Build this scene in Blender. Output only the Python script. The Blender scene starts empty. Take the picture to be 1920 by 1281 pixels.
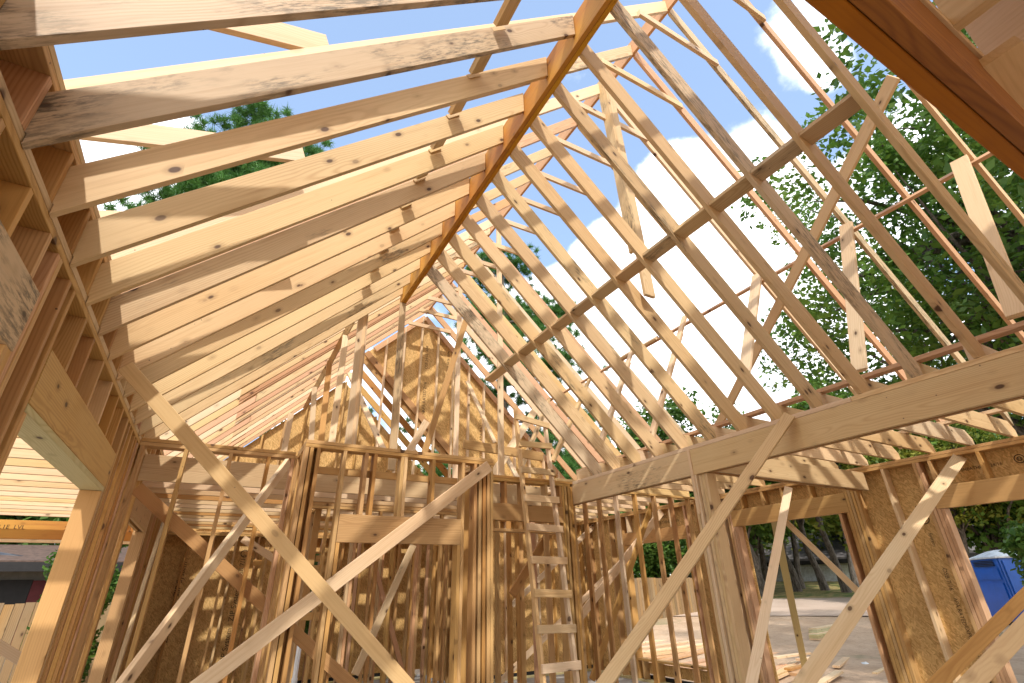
import bpy, bmesh, math, random
import numpy as np
from mathutils import Vector, Matrix
R_ = random.Random(7)
S = bpy.context.scene
COL = S.collection
V = Vector
# ------------------------------------------------------------------ camera
yaw, pitch, roll, FPX, EYE = 0.5159036, 0.4603442, -0.0211770, 933.32, 1.62
fw = V((math.sin(yaw)*math.cos(pitch), math.cos(yaw)*math.cos(pitch), math.sin(pitch)))
r0 = V((math.cos(yaw), -math.sin(yaw), 0)); u0 = r0.cross(fw)
rt = r0*math.cos(roll)+u0*math.sin(roll); up = -r0*math.sin(roll)+u0*math.cos(roll)
cam = bpy.data.objects.new('camera', bpy.data.cameras.new('camera')); COL.objects.link(cam)
m = Matrix.Identity(4)
for i in range(3): m[i][0], m[i][1], m[i][2] = rt[i], up[i], -fw[i]
m[2][3] = EYE
cam.matrix_world = m
cam.data.sensor_width = 36; cam.data.lens = FPX/1920*36; cam.data.clip_start = .05; cam.data.clip_end = 3000
S.camera = cam
def ray(px, py): return rt*((px-960)/FPX) - up*((py-640.5)/FPX) + fw
def at(px, py, ax, v):
    d = ray(px, py); o = V((0, 0, EYE)); return o + d*((v-o[ax])/d[ax])
def atd(px, py, dep): return V((0, 0, EYE)) + ray(px, py)*dep

# ------------------------------------------------------------------ node helper
class NT:
    def __init__(s, mat): mat.use_nodes = True; s.t = mat.node_tree; s.t.nodes.clear()
    def n(s, ty, **k):
        ins = k.pop('ins', {}); nd = s.t.nodes.new(ty)
        for a, b in k.items(): setattr(nd, a, b)
        for a, b in ins.items():
            if isinstance(b, bpy.types.NodeSocket): s.t.links.new(b, nd.inputs[a])
            else: nd.inputs[a].default_value = b
        return nd
    def m(s, op, a, b=0.0, c=None):
        i = {0: a, 1: b}
        if c is not None: i[2] = c
        return s.n('ShaderNodeMath', operation=op, ins=i).outputs[0]
    def vm(s, op, a, b): return s.n('ShaderNodeVectorMath', operation=op, ins={0: a, 1: b}).outputs[0]
    def mix(s, f, a, b, bl='MIX'):
        nd = s.n('ShaderNodeMix', data_type='RGBA', blend_type=bl)
        for k, v in ((0, f), (6, a), (7, b)):
            if isinstance(v, bpy.types.NodeSocket): s.t.links.new(v, nd.inputs[k])
            elif k == 0: nd.inputs[k].default_value = v
            else: nd.inputs[k].default_value = (*v, 1)
        return nd.outputs[2]
    def noise(s, v, sc, det=3, rough=.55, dist=0): return s.n('ShaderNodeTexNoise', ins={'Vector': v, 'Scale': sc, 'Detail': det, 'Roughness': rough, 'Distortion': dist}).outputs[0]
    def ss(s, x, lo, hi): return s.n('ShaderNodeMapRange', interpolation_type='SMOOTHSTEP', ins={0: x, 1: lo, 2: hi, 3: 0.0, 4: 1.0}).outputs[0]
    def out(s, col, rough=.6, bump=None, bs=.2, bd=.002, spec=.3, trans=0):
        p = s.n('ShaderNodeBsdfPrincipled', ins={'Roughness': rough, 'Specular IOR Level': spec})
        if isinstance(col, bpy.types.NodeSocket): s.t.links.new(col, p.inputs['Base Color'])
        else: p.inputs['Base Color'].default_value = (*col, 1)
        if bump is not None:
            b = s.n('ShaderNodeBump', ins={'Strength': bs, 'Distance': bd, 'Height': bump}); s.t.links.new(b.outputs[0], p.inputs['Normal'])
        sh = p.outputs[0]
        if trans:
            tr = s.n('ShaderNodeBsdfTranslucent'); 
            if isinstance(col, bpy.types.NodeSocket): s.t.links.new(col, tr.inputs[0])
            else: tr.inputs[0].default_value = (*col, 1)
            mx = s.n('ShaderNodeMixShader', ins={0: trans, 1: sh, 2: tr.outputs[0]}); sh = mx.outputs[0]
        o = s.n('ShaderNodeOutputMaterial'); s.t.links.new(sh, o.inputs[0])
MATS = {}
def newmat(name): 
    mt = bpy.data.materials.new(name); MATS[name] = mt; return mt, NT(mt)

def wood(name, base, late, red, ringf=70, mold=0.0, knots=1.0, var=.19, rough=.6, ringamt=.5):
    mt, t = newmat(name)
    tc = t.n('ShaderNodeTexCoord'); oi = t.n('ShaderNodeObjectInfo'); rnd = oi.outputs['Random']
    off = t.n('ShaderNodeCombineXYZ', ins={0: t.m('MULTIPLY', rnd, 31.0), 1: t.m('MULTIPLY', rnd, 17.3), 2: t.m('MULTIPLY', rnd, 53.7)}).outputs[0]
    p = t.vm('ADD', tc.outputs['Object'], off)
    lo = t.noise(t.vm('MULTIPLY', p, (.5, 3.0, 3.0)), 1.0, 1)
    # growth rings round a pith line that runs beside the board
    sp = t.n('ShaderNodeSeparateXYZ', ins={0: tc.outputs['Object']})
    cy = t.m('ADD', sp.outputs[1], t.m('MULTIPLY', t.m('SUBTRACT', rnd, .5), .10))
    r2 = t.m('FRACT', t.m('MULTIPLY', rnd, 7.77)); cz = t.m('ADD', sp.outputs[2], t.m('MULTIPLY', t.m('SUBTRACT', r2, .5), .22))
    w1 = t.m('MULTIPLY', t.m('SUBTRACT', t.noise(t.vm('MULTIPLY', p, (.9, 2.0, 2.0)), 1.0, 2), .5), .16)
    d = t.n('ShaderNodeVectorMath', operation='LENGTH', ins={0: t.n('ShaderNodeCombineXYZ', ins={0: 0.0, 1: t.m('ADD', cy, w1), 2: t.m('ADD', cz, w1)}).outputs[0]}).outputs['Value']
    # knots
    kv = t.n('ShaderNodeTexVoronoi', ins={'Vector': t.vm('MULTIPLY', p, (4.6, 3.2, 8.5)), 'Scale': 1.0, 'Randomness': 1.0})
    kd = kv.outputs['Distance']; ksel = t.ss(t.n('ShaderNodeSeparateColor', ins={0: kv.outputs['Color']}).outputs[0], .42, .78)
    near = t.m('MULTIPLY', t.m('SUBTRACT', 1.0, t.ss(kd, .08, .42)), ksel)
    ring = t.m('ADD', t.m('MULTIPLY', t.m('SINE', t.m('ADD', t.m('MULTIPLY', d, ringf*6.283), t.m('MULTIPLY', near, 5.0))), .5), .5)
    ring = t.m('POWER', ring, 2.2)
    fib = t.noise(t.vm('MULTIPLY', p, (3.0, 170.0, 170.0)), 1.0, 1, .6)
    fib2 = t.noise(t.vm('MULTIPLY', p, (1.2, 34.0, 34.0)), 1.0, 2, .6)
    big = t.noise(t.vm('MULTIPLY', p, (.55, 2.2, 2.2)), 1.0, 0)
    c = t.mix(t.ss(lo, .3, .75), base, red)
    c = t.mix(t.m('MULTIPLY', ring, t.m('MULTIPLY', t.ss(big, .25, .7), ringamt)), c, late)
    c = t.mix(t.m('MULTIPLY', t.ss(fib2, .5, .78), .35), c, late)
    c = t.mix(t.m('MULTIPLY', t.ss(fib, .45, .8), .22), c, late)
    kn = t.m('MULTIPLY', t.m('MULTIPLY', t.m('SUBTRACT', 1.0, t.ss(kd, .10, .165)), ksel), knots)
    halo = t.m('MULTIPLY', t.m('MULTIPLY', t.m('SUBTRACT', 1.0, t.ss(kd, .13, .34)), ksel), .38*knots)
    c = t.mix(halo, c, tuple(x*.55 for x in late)); c = t.mix(t.m('MULTIPLY', kn, .92), c, (.07, .028, .01))
    if mold:
        mp = t.vm('MULTIPLY', p, (1.1, 3.2, 3.2))
        mk = t.m('MULTIPLY', t.ss(t.noise(mp, 1.0, 4, .65), .62-mold*.22, .74-mold*.18), t.ss(t.noise(t.vm('MULTIPLY', p, (9.0, 60.0, 60.0)), 1.0, 4, .75), .42, .62))
        c = t.mix(t.m('MULTIPLY', mk, .78), c, (.085, .07, .042))
    # pencil thin nail / dirt specks
    nv = t.n('ShaderNodeTexVoronoi', ins={'Vector': p, 'Scale': 7.5})
    nm = t.m('MULTIPLY', t.m('LESS_THAN', nv.outputs['Distance'], .038), t.m('GREATER_THAN', t.n('ShaderNodeSeparateColor', ins={0: nv.outputs['Color']}).outputs[1], .55))
    c = t.mix(t.m('MULTIPLY', nm, .8), c, (.05, .03, .02))
    val = t.m('ADD', 1.0-var*.5, t.m('MULTIPLY', t.m('FRACT', t.m('MULTIPLY', rnd, 13.1)), var))
    hs = t.n('ShaderNodeHueSaturation', ins={'Hue': t.m('ADD', .495, t.m('MULTIPLY', r2, .009)), 'Saturation': t.m('ADD', .95, t.m('MULTIPLY', t.m('FRACT', t.m('MULTIPLY', rnd, 3.3)), .12)), 'Value': val, 'Color': c})
    t.out(hs.outputs[0], rough, t.m('ADD', t.m('MULTIPLY', fib, .7), t.m('MULTIPLY', ring, .3)), .25, .0015)
    return mt
PINE = wood('pine_lumber', (.64, .455, .235), (.42, .235, .09), (.63, .425, .21))
HON = wood('honey_pine', (.55, .335, .125), (.33, .16, .045), (.54, .31, .115))  # darker, warmer pine; interior shade and bounced warmth are put into the colour
OVER = wood('dark_orange_beam', (.27, .085, .013), (.13, .032, .006), (.38, .145, .02), knots=.5, var=.05, ringf=100)
PALE = wood('pale_lumber', (.69, .52, .325), (.49, .30, .145), (.69, .48, .28), ringamt=.3)
RED = wood('reddish_fir', (.58, .345, .185), (.38, .175, .07), (.60, .34, .18))
FIR = wood('brown_fir', (.47, .265, .088), (.29, .13, .038), (.48, .245, .085))
STAIN = wood('weathered_pine', (.61, .46, .285), (.40, .25, .12), (.58, .42, .25), mold=.9)
MOLD = wood('lightly_weathered_pine', (.61, .445, .245), (.41, .25, .11), (.59, .41, .22), mold=.45)
ORANGE = wood('orange_treated_beam', (.46, .185, .022), (.28, .08, .010), (.62, .33, .045), knots=.6, var=.08, ringf=90)
TREAT = wood('greenish_treated_pine', (.50, .44, .21), (.36, .29, .11), (.55, .46, .24))
OSBM, t = newmat('oriented_strand_board')
tc = t.n('ShaderNodeTexCoord'); P = tc.outputs['Object']
lay = None
for k, (ang, sx, sy) in enumerate([(.35, 16, 70), (-.6, 19, 80), (1.35, 15, 66), (2.2, 22, 76)]):
    mp = t.vm('MULTIPLY', t.n('ShaderNodeVectorRotate', rotation_type='Y_AXIS', ins={'Vector': P, 'Angle': ang}).outputs[0], (sx, 1.0, sy))
    mp2 = t.vm('ADD', mp, t.n('ShaderNodeTexNoise', ins={'Vector': P, 'Scale': 14.0}).outputs[1])
    vo = t.n('ShaderNodeTexVoronoi', ins={'Vector': mp2, 'Scale': 1.0})
    sc = t.n('ShaderNodeSeparateColor', ins={0: vo.outputs['Color']}).outputs
    ramp = t.mix(sc[0], (.43, .245, .075), (.72, .46, .18))
    lay = ramp if lay is None else t.mix(t.m('GREATER_THAN', sc[1], .52), lay, ramp)
blot = t.noise(P, 1.6, 4)
lay = t.mix(t.m('MULTIPLY', t.ss(blot, .55, .78), .3), lay, (.28, .16, .06))
t.out(lay, .62, t.noise(P, 60, 2), .3, .002)
INK, t = newmat('black_ink'); t.out((.085, .05, .025), .8)
CONC, t = newmat('concrete_slab'); tc = t.n('ShaderNodeTexCoord'); P = tc.outputs['Object']
t.out(t.mix(t.ss(t.noise(P, 1.3, 6, .65), .35, .7), (.36, .34, .31), (.25, .23, .20)), .75, t.noise(P, 40, 4), .2, .002)
BLACK, t = newmat('black_flashing'); t.out((.012, .012, .014), .5)
def leafmat(name, a, b, c, trans=.35):
    mt, t = newmat(name); g = t.n('ShaderNodeNewGeometry'); rr = g.outputs['Random Per Island']
    P = t.n('ShaderNodeTexCoord').outputs['Object']
    col = t.mix(rr, a, b); col = t.mix(t.m('MULTIPLY', t.ss(t.noise(P, .55, 3), .45, .65), .6), col, c)
    t.out(col, .5, trans=trans); return mt
LEAF = leafmat('oak_leaves', (.06, .14, .02), (.13, .25, .035), (.20, .30, .045))
LEAFD = leafmat('dark_leaves', (.04, .10, .018), (.10, .19, .03), (.15, .24, .035))
LEAFY = leafmat('yellow_green_leaves', (.09, .15, .02), (.20, .24, .03), (.30, .26, .03))
NEEDLE = leafmat('pine_needles', (.05, .15, .03), (.11, .26, .05), (.08, .20, .04), .25)
BARK, t = newmat('grey_bark'); P = t.n('ShaderNodeTexCoord').outputs['Object']
bn = t.noise(t.vm('MULTIPLY', P, (14, 14, 3)), 1.0, 4, .7); t.out(t.mix(t.ss(bn, .35, .65), (.055, .045, .035), (.17, .145, .12)), .9, bn, .8, .02)
DIRT, t = newmat('dirt'); P = t.n('ShaderNodeTexCoord').outputs['Object']; sp = t.n('ShaderNodeSeparateXYZ', ins={0: P})
rad = t.n('ShaderNodeVectorMath', operation='LENGTH', ins={0: P}).outputs['Value']
dn = t.noise(P, .9, 6, .7); dn2 = t.noise(P, 9, 5, .7)
col = t.mix(t.ss(dn, .3, .7), (.54, .38, .25), (.41, .275, .17)); col = t.mix(t.m('MULTIPLY', t.ss(dn2, .5, .75), .5), col, (.16, .11, .07))
gr = t.mix(t.ss(t.noise(P, 1.7, 5, .7), .35, .62), (.07, .12, .025), (.34, .25, .10))
edge = t.m('ADD', rad, t.m('MULTIPLY', t.m('SUBTRACT', t.noise(P, .5, 4), .5), 3.0))
col = t.mix(t.ss(edge, 31.3, 32.3), col, gr)
col = t.mix(t.m('MULTIPLY', t.m('MULTIPLY', t.m('SUBTRACT', 1.0, t.ss(edge, 20, 26)), t.ss(t.noise(P, .33, 3), .63, .68)), .8), col, (.06, .11, .03))
t.out(col, .95, dn2, .7, .04)
ROAD, t = newmat('gravel_road'); P = t.n('ShaderNodeTexCoord').outputs['Object']; n1 = t.noise(P, 14, 5, .8); n2 = t.noise(P, .6, 4)
t.out(t.mix(n1, t.mix(t.ss(n2, .35, .65), (.50, .37, .27), (.60, .46, .35)), (.36, .265, .20)), .95, n1, .5, .02)
FENCE = wood('weathered_fence_picket', (.30, .185, .08), (.17, .095, .038), (.26, .185, .10), ringf=40, var=.45, ringamt=.6)
def plain(name, c, rough=.6, amt=.12, sc=6, spec=.3):
    mt, t = newmat(name); P = t.n('ShaderNodeTexCoord').outputs['Object']
    t.out(t.mix(t.ss(t.noise(P, sc, 4, .6), .3, .7), c, tuple(x*(1-amt*2.2) for x in c)), rough, spec=spec); return mt
BLUE = plain('blue_plastic', (.008, .11, .52), .35, .1, 2, .5)
WHITEP = plain('white_plastic', (.72, .76, .80), .4)
WALLW = plain('white_siding', (.66, .68, .66), .7)
WALLG = plain('grey_siding', (.24, .235, .215), .8)
SHING = plain('brown_shingles', (.15, .095, .07), .9, .25, 9)
SHINGD = plain('grey_shingles', (.15, .135, .13), .9, .25, 2.5)
DARK = plain('dark_trim', (.02, .018, .017), .6)
MAROON = plain('maroon_shutter', (.13, .018, .02), .6)
GLASS, t = newmat('window_glass'); t.out((.02, .03, .03), .08, spec=.8)
PVC = plain('white_pipe', (.75, .76, .75), .35, .03)
STAKE = plain('orange_paint', (.85, .28, .02), .6)
TAPE = plain('grey_membrane', (.20, .20, .20), .5)
TRASH = plain('white_paper', (.75, .75, .74), .7)
STEEL = plain('dark_steel', (.05, .05, .055), .35, spec=.6)

# ------------------------------------------------------------------ objects
def link(name, me, mat=None, parent=None, mw=None):
    o = bpy.data.objects.new(name, me); COL.objects.link(o)
    if mat: me.materials.append(mat)
    if parent: o.parent = parent
    if mw is not None:
        if parent: mw = Matrix.Translation(-parent.location) @ mw
        o.matrix_local = mw
    return o
def tag(o, label, cat, group=None, kind=None):
    if label: o['label'] = label
    if cat: o['category'] = cat
    if group: o['group'] = group
    if kind: o['kind'] = kind
    return o
def empty(name, loc, label, cat, group=None):
    o = bpy.data.objects.new(name, None); COL.objects.link(o); o.location = loc; o.empty_display_size = .2
    bpy.context.view_layer.update() if False else None
    return tag(o, label, cat, group)
def frame(p0, p1, upv):
    X = (p1-p0).normalized(); Z = (upv - X*upv.dot(X)).normalized(); Y = Z.cross(X)
    M_ = Matrix.Identity(4)
    for i in range(3): M_[i][0], M_[i][1], M_[i][2] = X[i], Y[i], Z[i]
    M_.translation = (p0+p1)/2
    return M_
def board(name, p0, p1, w, t, mat, up=(0, 0, 1), parent=None, bow=.003, seg=6, c=.0022):
    """one sawn board, w measured along up, t across; local X runs with the grain"""
    p0, p1 = V(p0), V(p1); M_ = frame(p0, p1, V(up)); L = (p1-p0).length
    w2, t2 = w/2, t/2; prof = [(-t2+c, -w2), (t2-c, -w2), (t2, -w2+c), (t2, w2-c), (t2-c, w2), (-t2+c, w2), (-t2, w2-c), (-t2, -w2+c)]
    seg = max(1, min(seg, int(L/.4))); by, bz, tw = R_.uniform(-bow, bow)*L/2, R_.uniform(-bow, bow)*L/3, R_.uniform(-.006, .006)
    vs, fs = [], []
    for i in range(seg+1):
        s = i/seg; x = (s-.5)*L; k = 1-(2*s-1)**2; a = tw*(s-.5)*(1 if bow else 0)
        ey = R_.uniform(-.0007, .0007) if bow else 0
        for (y, z) in prof: vs.append((x, y+by*k+ey-a*z, z+bz*k+a*y))
    for i in range(seg):
        for j in range(8):
            a, b = i*8+j, i*8+(j+1) % 8; fs.append((a, b, b+8, a+8))
    fs.append(tuple(range(7, -1, -1))); fs.append(tuple(seg*8+j for j in range(8)))
    me = bpy.data.meshes.new(name); me.from_pydata(vs, [], fs); me.update()
    return link(name, me, mat, parent, M_)
def shaped(name, pts, y0, y1, t, mat, p0, p1, parent=None):
    """board with a sawn outline: pts are (x,z) in world, y0/y1 its near side at the two ends of the axis p0->p1 (x,z)"""
    a, b = V((p0[0], y0+t/2, p0[1])), V((p1[0], y1+t/2, p1[1]))
    M_ = frame(a, b, V((0, 0, 1))); inv = M_.inverted()
    L2 = [inv @ V((x, y0+t/2+(y1-y0)*(x-p0[0])/((p1[0]-p0[0]) or 1), z)) for x, z in pts]
    n = len(L2); vs = [(q.x, -t/2, q.z) for q in L2]+[(q.x, t/2, q.z) for q in L2]
    fs = [tuple(range(n)), tuple(range(2*n-1, n-1, -1))]+[(i, i+n, (i+1) % n+n, (i+1) % n) for i in range(n)]
    me = bpy.data.meshes.new(name); me.from_pydata(vs, [], fs)
    bm = bmesh.new(); bm.from_mesh(me); bmesh.ops.recalc_face_normals(bm, faces=bm.faces)
    bmesh.ops.bevel(bm, geom=[e for e in bm.edges], offset=.002, segments=1, affect='EDGES')
    bm.to_mesh(me); bm.free()
    return link(name, me, mat, parent, M_)
def box(name, a, b, mat, parent=None, bev=0):
    a, b = V(a), V(b); c = (a+b)/2; d = b-a
    bm = bmesh.new(); bmesh.ops.create_cube(bm, size=1)
    for v in bm.verts: v.co = V((v.co.x*d.x, v.co.y*d.y, v.co.z*d.z))
    if bev: bmesh.ops.bevel(bm, geom=list(bm.edges), offset=bev, segments=2, affect='EDGES')
    me = bpy.data.meshes.new(name); bm.to_mesh(me); bm.free()
    return link(name, me, mat, parent, Matrix.Translation(c))
def meshobj(name, vs, fs, mat, parent=None, loc=(0, 0, 0)):
    me = bpy.data.meshes.new(name); me.from_pydata([tuple(v) for v in vs], [], fs); me.update()
    return link(name, me, mat, parent, Matrix.Translation(V(loc)))
def prismxz(name, pts, y0, y1, mat, parent=None):
    n = len(pts); vs = [(x, y0, z) for x, z in pts]+[(x, y1, z) for x, z in pts]
    fs = [tuple(range(n)), tuple(range(2*n-1, n-1, -1))]+[(i, i+n, (i+1) % n+n, (i+1) % n) for i in range(n)]
    o = meshobj(name, vs, fs, mat); bm = bmesh.new(); bm.from_mesh(o.data); bmesh.ops.recalc_face_normals(bm, faces=bm.faces); bm.to_mesh(o.data); bm.free()
    if parent: o.parent = parent; o.matrix_local = Matrix.Translation(-parent.location)
    return o
ORD = 'first second third fourth fifth sixth seventh eighth ninth tenth eleventh twelfth thirteenth fourteenth fifteenth sixteenth seventeenth eighteenth nineteenth twentieth twenty-first twenty-second twenty-third twenty-fourth twenty-fifth twenty-sixth twenty-seventh twenty-eighth'.split()
def stamp(txt, size, M_, parent, name='printed_stamp'):
    cu = bpy.data.curves.new('text', 'FONT'); cu.body = txt; cu.size = size; cu.align_x = 'CENTER'; cu.align_y = 'CENTER'
    o = bpy.data.objects.new('text', cu); COL.objects.link(o)
    dg = bpy.context.evaluated_depsgraph_get(); me = bpy.data.meshes.new_from_object(o.evaluated_get(dg)); bpy.data.objects.remove(o)
    me.materials.clear(); return link(name, me, INK, parent, M_)
def textframe(loc, right, upv):
    right, upv = V(right).normalized(), V(upv).normalized(); n = right.cross(upv); M_ = Matrix.Identity(4)
    for i in range(3): M_[i][0], M_[i][1], M_[i][2] = right[i], upv[i], n[i]
    M_.translation = V(loc); return M_
def ringstamp(loc, right, upv, r, parent, r2=.80):
    vs, fs = [], []; N = 28
    for k in range(N):
        a = 2*math.pi*k/N; vs += [(r*math.cos(a), r*math.sin(a), 0), (r*r2*math.cos(a), r*r2*math.sin(a), 0)]
    for k in range(N): a, b = 2*k, 2*((k+1) % N); fs.append((a, b, b+1, a+1))
    me = bpy.data.meshes.new('printed_ring'); me.from_pydata(vs, [], fs); return link('printed_ring', me, INK, parent, textframe(loc, right, upv))
T = .038
# ------------------------------------------------------------------ vault roof (left slope, ridge, right slope)
LZ = lambda x: 3.03+1.025*(x+.865)
RZ = lambda x: 5.62-.977*(x-1.86)
vl = []
mats_left = [STAIN, STAIN, PINE, PINE, PINE, MOLD, PINE, PINE, MOLD, PINE, PINE, MOLD, PINE]
LOOK = {HON.name: 'honey brown pine', PINE.name: 'clean honey pine', STAIN.name: 'mould stained pine', MOLD.name: 'slightly weathered pine', RED.name: 'reddish fir', PALE.name: 'pale pine', FIR.name: 'brown fir', TREAT.name: 'greenish treated pine'}
for n, i in enumerate(range(-1, 12)):
    y0, y1 = 1.893+.4064*i, 1.955+.422*i
    if i == 11: y0, y1 = 6.36, 6.53
    mt = mats_left[(n) % len(mats_left)] if i != 0 else STAIN
    if i in (1, 2): mt = PINE
    xr = 1.775; pts = [(-.863, 3.03), (xr, LZ(xr)), (xr, LZ(xr)+.263), (-1.003, LZ(-1.003)+.263), (-1.003, 3.08), (-.863, 3.08)]
    o = shaped('ceiling_rafter', pts, y0, y1, T, mt, (-.863, 3.15), (xr, LZ(xr)+.13))
    tag(o, f'{ORD[n]} inner rafter from the camera end on the left slope, {LOOK[mt.name]}', 'rafter', 'inner rafters on the left slope')
for n, i in enumerate(range(-1, 12)):
    y = 1.19+.4064*i; mt = [MOLD, PINE, STAIN, PINE, MOLD, PINE, PINE, MOLD, PINE, PINE][n % 10]
    pts = [(1.866, RZ(1.866)), (4.5, RZ(4.5)), (4.5, 3.036), (4.64, 3.036), (4.64, RZ(4.64)+.258), (1.866, RZ(1.866)+.258)]
    o = shaped('ceiling_rafter', pts, y, y, T, mt, (1.866, RZ(1.866)+.13), (4.6, RZ(4.6)+.13))
    tag(o, f'{ORD[n]} inner rafter from the camera end on the right slope, {LOOK[mt.name]}', 'rafter', 'inner rafters on the right slope')
rg = empty('ridge_beam', (1.82, -1, 5.62), 'long orange brown doubled ridge beam between the inner rafters', 'ridge beam')
board('ply', (1.8, -1.2, 5.80), (1.8, 6.66, 5.80), .36, .040, ORANGE, parent=rg, bow=0)
board('ply', (1.843, -1.2, 5.797), (1.843, 6.62, 5.797), .36, .040, ORANGE, parent=rg, bow=0)
# blocking in the middle of both slopes
n = 0
for i in range(-1, 10):
    ya, yb = 1.935+.4135*i, 1.90+.4135*(i+1); x = 1.04; z = LZ(x)
    o = board('rafter_block', (x, ya, z+.235), (x, yb, z+.235), .14, T, PINE, up=(.698, 0, .716), bow=0)
    tag(o, f'{ORD[n]} short block from the camera end nailed between left inner rafters', 'block', 'blocks between the left inner rafters'); n += 1
n = 0
for i in range(-1, 11):
    ya, yb = 1.19+.4064*i+T+.001, 1.19+.4064*(i+1)-.001; x = 3.14
    o = board('rafter_block', (x, ya, RZ(x)+.11), (x, yb, RZ(x)+.11), .14, T, [MOLD, PINE][n in (2, 3, 5)] if n != 1 else STAIN, up=(.985, 0, -.17), bow=0)
    tag(o, f'{ORD[n]} short block from the camera end nailed between right inner rafters', 'block', 'blocks between the right inner rafters'); n += 1
board_end = board('rafter_block', (3.15, 5.70, RZ(3.15)+.11), (3.15, 6.30, RZ(3.16)+.11), .14, T, PINE, up=(.985, 0, -.17), bow=0)
tag(board_end, 'block sticking out past the last right inner rafter', 'block')
# ------------------------------------------------------------------ outer roof
XR, ZR = 3.43, 7.69
OL = lambda x: ZR-.98*(XR-x)
OR = lambda x: ZR-.95*(x-XR)
rb = board('ridge_board', (XR, -1.2, ZR+.13), (XR, 10.3, ZR+.13), .235, T, RED, bow=.0005)
tag(rb, 'thin reddish ridge board at the top of the outer roof', 'ridge board')
ys = [2.13+.61*j for j in range(-2, 14)]
n = 0
for j, y in enumerate(ys):
    mt = [PINE, RED, PALE, STAIN, PALE, RED, MOLD][j % 7]
    xl = -1.25 if y < 6.4 else -.10
    pts = [(XR-.02, OL(XR-.02)), (XR-.02, OL(XR-.02)+.2), (xl, OL(xl)+.2), (xl, OL(xl))]
    o = shaped('roof_rafter', pts, y, y, T, mt, (xl, OL(xl)+.1), (XR, OL(XR)+.1)); tag(o, ('' if n > 1 else 'hidden ')+f'{ORD[n-2] if n > 1 else "near"} outer roof rafter from the camera end, left slope, {LOOK[mt.name]}', 'rafter', 'outer rafters on the left slope')
    mt = [PINE, RED, PALE, RED, STAIN, RED, PALE][(j+2) % 7]
    pts = [(XR+.02, OR(XR+.02)), (XR+.02, OR(XR+.02)+.2), (8.1, OR(8.1)+.2), (8.1, OR(8.1))]
    o = shaped('roof_rafter', pts, y, y, T, mt, (XR, OR(XR)+.1), (8.1, OR(8.1)+.1)); tag(o, f'{ORD[n]} outer roof rafter from the camera end, right slope, {LOOK[mt.name]}', 'rafter', 'outer rafters on the right slope')
    n += 1
n = 0
yb = 6.75
while yb < 12.1:   # closer rafters over the back rooms
    mt = [PALE, RED, PINE, RED, RED, PALE, PINE][n % 7]
    if yb > 10.2: xt = 2.05
    else: xt = XR-.025
    if all(abs(yb-q) > .1 for q in ys if yb < 10.2) :
        pts = [(xt, OL(xt)), (xt, OL(xt)+.2), (-.10, OL(-.10)+.2), (-.10, OL(-.10))]
        o = shaped('roof_rafter', pts, yb, yb, T, mt, (-.1, OL(-.1)+.1), (xt, OL(xt)+.1)); tag(o, f'{ORD[n]} in-between roof rafter above the back rooms, {LOOK[mt.name]}', 'rafter', 'rafters above the back rooms')
        n += 1
    yb += .4064
n = 0
yb = 6.79
while yb < 12.2:
    pts = [(.12, OL(.12)), (.12, OL(.12)+.2), (-1.45, OL(-1.45)+.2), (-1.45, OL(-1.45))]
    mt = [PALE, PINE, RED][n % 3]
    o = shaped('rafter_tail', pts, yb, yb, T, mt, (-1.45, OL(-1.45)+.1), (.12, OL(.12)+.1)); tag(o, f'{ORD[n]} lapped lower rafter piece at the left eave, {LOOK[mt.name]}', 'rafter', 'lapped rafter pieces at the left eave'); n += 1
    yb += .4064
# collar ties
for j, y in enumerate(ys):
    if y < 1.2: continue
    z = 7.10+.02*(j % 3)+(.12 if j > 10 else 0); xl = XR-(ZR-z)/.98-.02; xr = XR+(ZR-z)/.95+.06
    o = board('collar_tie', (xl, y-.02, z), (xr, y-.02, z), .089, T, PALE, bow=.001); tag(o, f'{ORD[j-1]} pale collar tie from the camera end below the outer ridge', 'collar tie', 'collar ties below the outer ridge')
# purlin and struts, right slope
o = board('purlin', (5.86, .3, OR(5.86)-.05), (5.86, 8.9, OR(5.86)-.05), .089, T, RED, up=(.69, 0, .725), bow=.001); tag(o, 'long reddish purlin running under the right outer rafters', 'purlin')
o = board('purlin_splice', (5.80, 5.3, OR(5.80)-.10), (5.80, 6.2, OR(5.8)-.10), .089, T, PALE, up=(.69, 0, .725), bow=0); tag(o, 'short splice board under the joint of the red purlin', 'splice')
STR = [((1798, 300), (1908, 590), 5.75, 5.2, 'pale strut nearest the big overhead beam'), ((1586, 421), (1612, 694), 5.75, 5.3, 'wide pale strut standing against the oak foliage'),
       ((1420, 515), (1396, 700), 5.75, 5.0, 'third strut from the right below the red purlin'), ((1284, 593), (1215, 840), 5.75, 4.75, 'fourth strut from the right below the red purlin'),
       ((1187, 652), (1120, 845), 5.75, 4.75, 'fifth strut from the right below the red purlin'), ((1106, 711), (1035, 865), 5.75, 4.75, 'sixth strut from the right, leaning behind the ladder top'), ((1030, 747), (975, 880), 5.75, 4.75, 'leftmost strut below the red purlin, behind the ladder')]
for k, (a, b, xa, xb, lab) in enumerate(STR):
    p0, p1 = at(*a, 0, xa), at(*b, 0, xb)
    e = empty('roof_strut', p1, lab, 'strut', 'struts below the red purlin')
    wv = V((0, 1, 0)); w = .14 if k < 3 else .089
    board('strut_board', p0, p1, w, T, PALE if k < 5 else PINE, up=(0, 1, .2), parent=e)
    d = (p0-p1).normalized(); board('backing_board', p1+d*.0+V((.041, .02, 0)), p1+d*((p0-p1).length-.35)+V((.041, .02, 0)), w*.8, T, PALE, up=(0, 1, .2), parent=e)
p0, p1 = at(1676, 144, 0, 4.93), at(1328, 835, 0, 7.2)
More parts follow.
